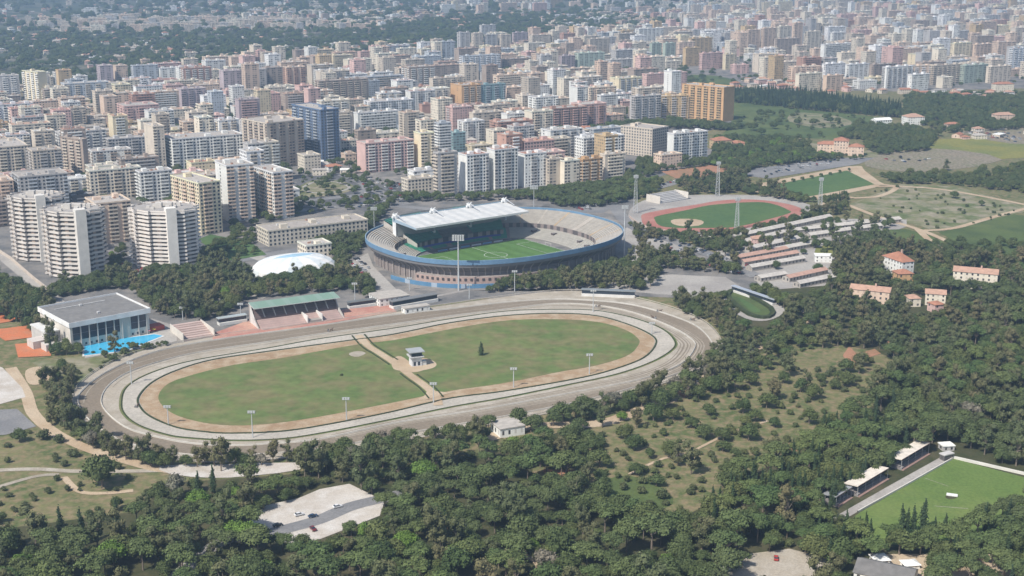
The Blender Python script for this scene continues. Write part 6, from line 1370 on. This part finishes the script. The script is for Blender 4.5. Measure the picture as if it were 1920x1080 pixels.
for key, L in by.items():
    L.sort(key=lambda t: -(t['size'] if -30 < t['px'][0] < 1950 else t['size']*.2) - (10 if t['lab'] else 0)); nm, ds = KIND[key]; PROTO[key] = {}
    for i, t in enumerate(L[:297]):
        vi = i % len(SP[key]['v']); cm, tm = SP[key]['v'][vi]
        lb = t['lab'] or tlabel(t, ds)
        r_ = empty(nm, (t['x'], t['y'], 0), t['a'], lb, 'shrub' if key == 'shrub' else 'tree', None if t['lab'] else lb.replace(' pine', ' pines',1).replace(' oak', ' oaks',1).replace(' eucalyptus',' eucalyptus trees',1)); r_.scale = (t['s'], t['s']*rt.uniform(.85,1.15), t['s']*rt.uniform(.85,1.18))
        if 'lone green tree' in lb: r_.scale = (1.35, 1.35, .78)
        a_ = link('foliage' if key == 'shrub' else 'crown', cm, r_); b_ = link('stem' if key == 'shrub' else 'trunk', tm, r_)
        PROTO[key].setdefault(vi, (a_, b_))
    PROTO[key] = [PROTO[key][v] for v in sorted(PROTO[key])]
    if len(L) > 297: stuff_trees(key, L[297:], {'oak':'continuous woods and street trees of dark green oaks','pine':'continuous woods of umbrella pines','gum':'thick belts of olive brown eucalyptus trees','cyp':'dark rows of distant cypress trees','shrub':'scattered low scrub'}.get(key, 'woods'))
# ================================================================ VEHICLES
def car_proto(col):
    mb = MB(); 
    P = [(-2.1,.35),(-2.1,.85),(-1.9,.95),(-1.2,1.0),(1.15,.95),(2.0,.8),(2.15,.55),(2.15,.35)]
    def extr(P, w0, cc, mt):
        n = len(P)
        for i in range(n):
            a, b_ = P[i], P[(i+1) % n]; mb.face([(a[0],-w0,a[1]),(b_[0],-w0,b_[1]),(b_[0],w0,b_[1]),(a[0],w0,a[1])][::-1], cc, mt)
        mb.face([(p[0],-w0,p[1]) for p in P][::-1], cc, mt); mb.face([(p[0],w0,p[1]) for p in P], cc, mt)
    extr(P, .86, col, 'gloss'); body = mb.build('body')
    mb = MB(); a, b_ = (-1.75,-.9,.9,.35), .72
    for (x0,x1,X0,X1) in ((-1.7,1.05,-1.25,.35),):
        z0, z1 = .97, 1.42; w0, w1 = .8, .66
        q = [(x0,-w0,z0),(x1,-w0,z0),(x1,w0,z0),(x0,w0,z0)]; Q = [(X0,-w1,z1),(X1,-w1,z1),(X1,w1,z1),(X0,w1,z1)]
        for i in range(4): mb.face([q[i],q[(i+1)%4],Q[(i+1)%4],Q[i]], (0,0,0), 'glass')
        mb.face([(x,y,z+.02) for x,y,z in Q], col, 'gloss')
    cab = mb.build('cabin'); out = [body.data, cab.data]
    mb = MB(); mb.tube((0,-.1,0),(0,.1,0),.33,.33,(.03,.03,.03),n=10); mb.face([(.33*math.cos(k*.628),-.1,.33*math.sin(k*.628)) for k in range(10)],(.3,.3,.3)); wh = mb.build('wheel'); out.append(wh.data)
    for o in (body, cab, wh): COL.objects.unlink(o); bpy.data.objects.remove(o)
    return out
CC = {'white':(.7,.7,.7),'black':(.02,.02,.022),'dark blue':(.03,.06,.12),'dark red':(.16,.03,.03),'silver':(.42,.43,.44),'grey':(.18,.18,.19),'red':(.42,.05,.04)}
CP = {k: car_proto(v) for k, v in CC.items()}
def car(g, ang, colr, label, parts=True, group='parked cars on the forecourts and streets'):
    root = empty('parked_car', (g.x, g.y, .42), ang, label, 'car', group); b_, c_, w_ = CP[colr]
    link('body', b_, root); link('cabin', c_, root)
    if parts:
        for x in (-1.35, 1.35):
            for y in (-.8, .8): o = link('wheel', w_, root); o.location = (x, y, .33)
for x, y, cl, l in ((521,988,'black','black car driving out of the trees at the left of the gravel clearing'),(561,968,'white','white car parked on the gravel above the road'),(587,971,'dark blue','dark blue car driving on the road across the gravel clearing'),(633,953,'white','small white car farthest along the road across the clearing'),(587,995,'dark red','dark red car parked on the gravel below the road')):
    car(gp(x,y), R(30) if cl != 'dark red' else R(-60), cl, l, group='cars in the gravel clearing')
car(gp(1197,773), R(28), 'black', 'black car driving on the woodland road below the racecourse', group='cars in the gravel clearing'); car(gp(1455,1050), R(80), 'red', 'small red vehicle in the middle of the bottom gravel yard', group='cars in the gravel clearing')
rc_ = random.Random(9); cg = {}
def cars(zone, n, ang, place):
    xs = [p[0] for p in zone]; ys = [p[1] for p in zone]; k = 0; tr = 0
    while k < n and tr < 4000:
        tr += 1; x, y = rc_.uniform(min(xs), max(xs)), rc_.uniform(min(ys), max(ys))
        if not inpoly(x, y, zone): continue
        g = gp(x, y); a = R(ang); u, v = g.x*math.cos(a)+g.y*math.sin(a), -g.x*math.sin(a)+g.y*math.cos(a); u = round(u/2.7)*2.7; v = round(v/6.0)*6.0; key = (round(u), round(v), ang)
        if key in cg: continue
        cg[key] = 1; g = Vector((u*math.cos(a)-v*math.sin(a), u*math.sin(a)+v*math.cos(a), 0)); cl = rc_.choice(['white','silver','grey','black','dark blue','silver','red','white'])
        car(g, a + R(90), cl, f'{cl} car parked {place}', parts=False, group=f'{cl} cars parked {place}'); k += 1
cars([(1070,392),(1240,347),(1290,332),(1290,336),(1180,366),(1100,395)], 60, 20, 'in the long strip behind the stadium')
cars([(1195,430),(1300,462),(1400,500),(1390,520),(1300,490),(1200,440)], 70, -30, 'beside the avenue right of the stadium')
cars([(640,325),(700,335),(770,350),(740,380),(660,392),(690,355)], 70, 31, 'around the roundabout'); cars([(200,505),(330,500),(440,480),(380,500),(220,520)], 28, 10, 'along the avenue behind the swimming hall')
cars([(190,480),(235,465),(280,500),(215,505)], 14, 31, 'between the saw-tooth towers'); cars([(1410,322),(1560,300),(1600,300),(1440,330)], 34, 12, 'in the car park behind the practice pitch'); cars([(640,500),(680,480),(700,520),(680,535)], 34, 31, 'on the forecourt left of the stadium')
cars([(1812,248),(1915,250),(1915,268),(1850,263)], 45, 40, 'in the crowded yard at the right edge')
cars([(1640,300),(1700,292),(1760,298),(1700,308)], 10, 40, 'among the rubble of the big yard')
# horses with light two wheeled carts on the sand
def sulky(px, py, ang, label, hc=(.10,.06,.04)):
    root = empty('horse_and_cart', gp(px, py, .3), ang, label, 'horse cart', 'horses with light carts on the racecourse')
    me = bpy.data.meshes.new('horse'); V = [(0,0,1.25),(.5,0,1.3),(1.0,0,1.25),(1.45,0,1.75),(1.75,0,2.1),(2.15,0,1.8),(-.25,0,1.3),(-.5,0,.9),
         (0,.2,.95),(.12,.2,.5),(-.05,.2,0),(0,-.2,.95),(-.15,-.2,.5),(-.35,-.2,0),(1.0,.2,.9),(1.15,.2,.45),(1.25,.2,0),(1.0,-.2,.9),(.95,-.2,.45),(.75,-.2,0)]
    E = [(0,1),(1,2),(2,3),(3,4),(4,5),(0,6),(6,7),(0,8),(8,9),(9,10),(0,11),(11,12),(12,13),(2,14),(14,15),(15,16),(2,17),(17,18),(18,19)]
    me.from_pydata(V, E, []); o = link('horse', me, root); m = o.modifiers.new('skin', 'SKIN'); rr = [.36,.34,.34,.2,.17,.1,.2,.06,.2,.1,.07,.2,.1,.07,.16,.09,.07,.16,.09,.07]
    for i, q in enumerate(me.skin_vertices[0].data): q.radius = (rr[i], rr[i])
    me.skin_vertices[0].data[0].use_root = True; o.modifiers.new('sub', 'SUBSURF').levels = 1
    mt = bpy.data.materials.get('horse_coat')
    if not mt: mt, nd, lk, b = new_mat('horse_coat'); b.inputs['Base Color'].default_value = (*hc, 1); b.inputs['Roughness'].default_value = .6
    me.materials.append(mt)
    for s_ in (-.6, .6):
        mb = MB(); mb.tube((-1.6,s_-.04,.6),(-1.6,s_+.04,.6),.6,.6,(.25,.25,.25),n=12); mb.build('wheel', root); mb = MB(); mb.tube((-1.6,s_,.65),(1.0,s_,1.05),.04,.04,(.4,.35,.3),n=4); mb.build('shaft', root)
    mb = MB(); mb.box(-1.9,-.3,.7,-1.4,.3,.85,(.2,.2,.2),bottom=True); mb.build('seat', root)
    me = bpy.data.meshes.new('person'); V = [(-1.65,0,.95),(-1.6,0,1.3),(-1.55,0,1.6),(-1.5,0,1.85),(-1.2,.12,1.0),(-.75,.15,.75),(-1.2,-.12,1.0),(-.75,-.15,.75),(-1.5,.2,1.5),(-1.1,.15,1.25),(-1.5,-.2,1.5),(-1.1,-.15,1.25)]
    me.from_pydata(V, [(0,1),(1,2),(2,3),(0,4),(4,5),(0,6),(6,7),(2,8),(8,9),(2,10),(10,11)], []); p_ = link('person', me, None); p_.location = root.location; p_.rotation_euler = root.rotation_euler; tag(p_, 'driver in dark clothing seated on the cart' + label.split('cart')[1], 'person'); p_.modifiers.new('skin', 'SKIN')
    for i, q in enumerate(me.skin_vertices[0].data): r0 = [.15,.16,.12,.12,.08,.06,.08,.06,.06,.05,.06,.05][i]; q.radius = (r0, r0)
    me.skin_vertices[0].data[0].use_root = True; p_.modifiers.new('sub', 'SUBSURF').levels = 1
    mt = bpy.data.materials.get('dark_clothes')
    if not mt: mt, nd, lk, b = new_mat('dark_clothes'); b.inputs['Base Color'].default_value = (.06,.06,.09,1)
    me.materials.append(mt)
for x, y, a, l in ((1122,576,-5,'dark horse drawing a light cart, leftmost on the far bend'),(1225,597,150,'dark horse drawing a light cart, on the inner sand of the right bend'),(1237,585,-25,'dark horse drawing a light cart, on the brown sand by the outer rail'),(1299,601,-35,'dark horse drawing a light cart, farthest right on the right bend'),(620,621,20,'dark horse drawing a light cart, in front of the green roofed grandstand'),(258,763,75,'dark horse drawing a light cart, on the pale track at the left bend')): sulky(x, y, R(a), l)
# ================================================================ HAZE
bpy.ops.mesh.primitive_cube_add(size=1, location=(0, 5990, 128)); hz = bpy.context.object; hz.name = 'haze'; hz.scale = (13990, 12215, 262); hz.location.z = -1 + 131; hz['kind'] = 'stuff'; hz['label'] = 'thin bluish summer haze over the whole plain'
hm_ = bpy.data.materials.new('haze'); hm_.use_nodes = True; n = hm_.node_tree.nodes; n.clear(); out = n.new('ShaderNodeOutputMaterial'); pv = n.new('ShaderNodeVolumePrincipled')
pv.inputs['Color'].default_value = (.52, .74, 1, 1); pv.inputs['Density'].default_value = HAZE_DENSITY; pv.inputs['Anisotropy'].default_value = .25; hm_.node_tree.links.new(pv.outputs[0], out.inputs['Volume']); hz.data.materials.append(hm_)
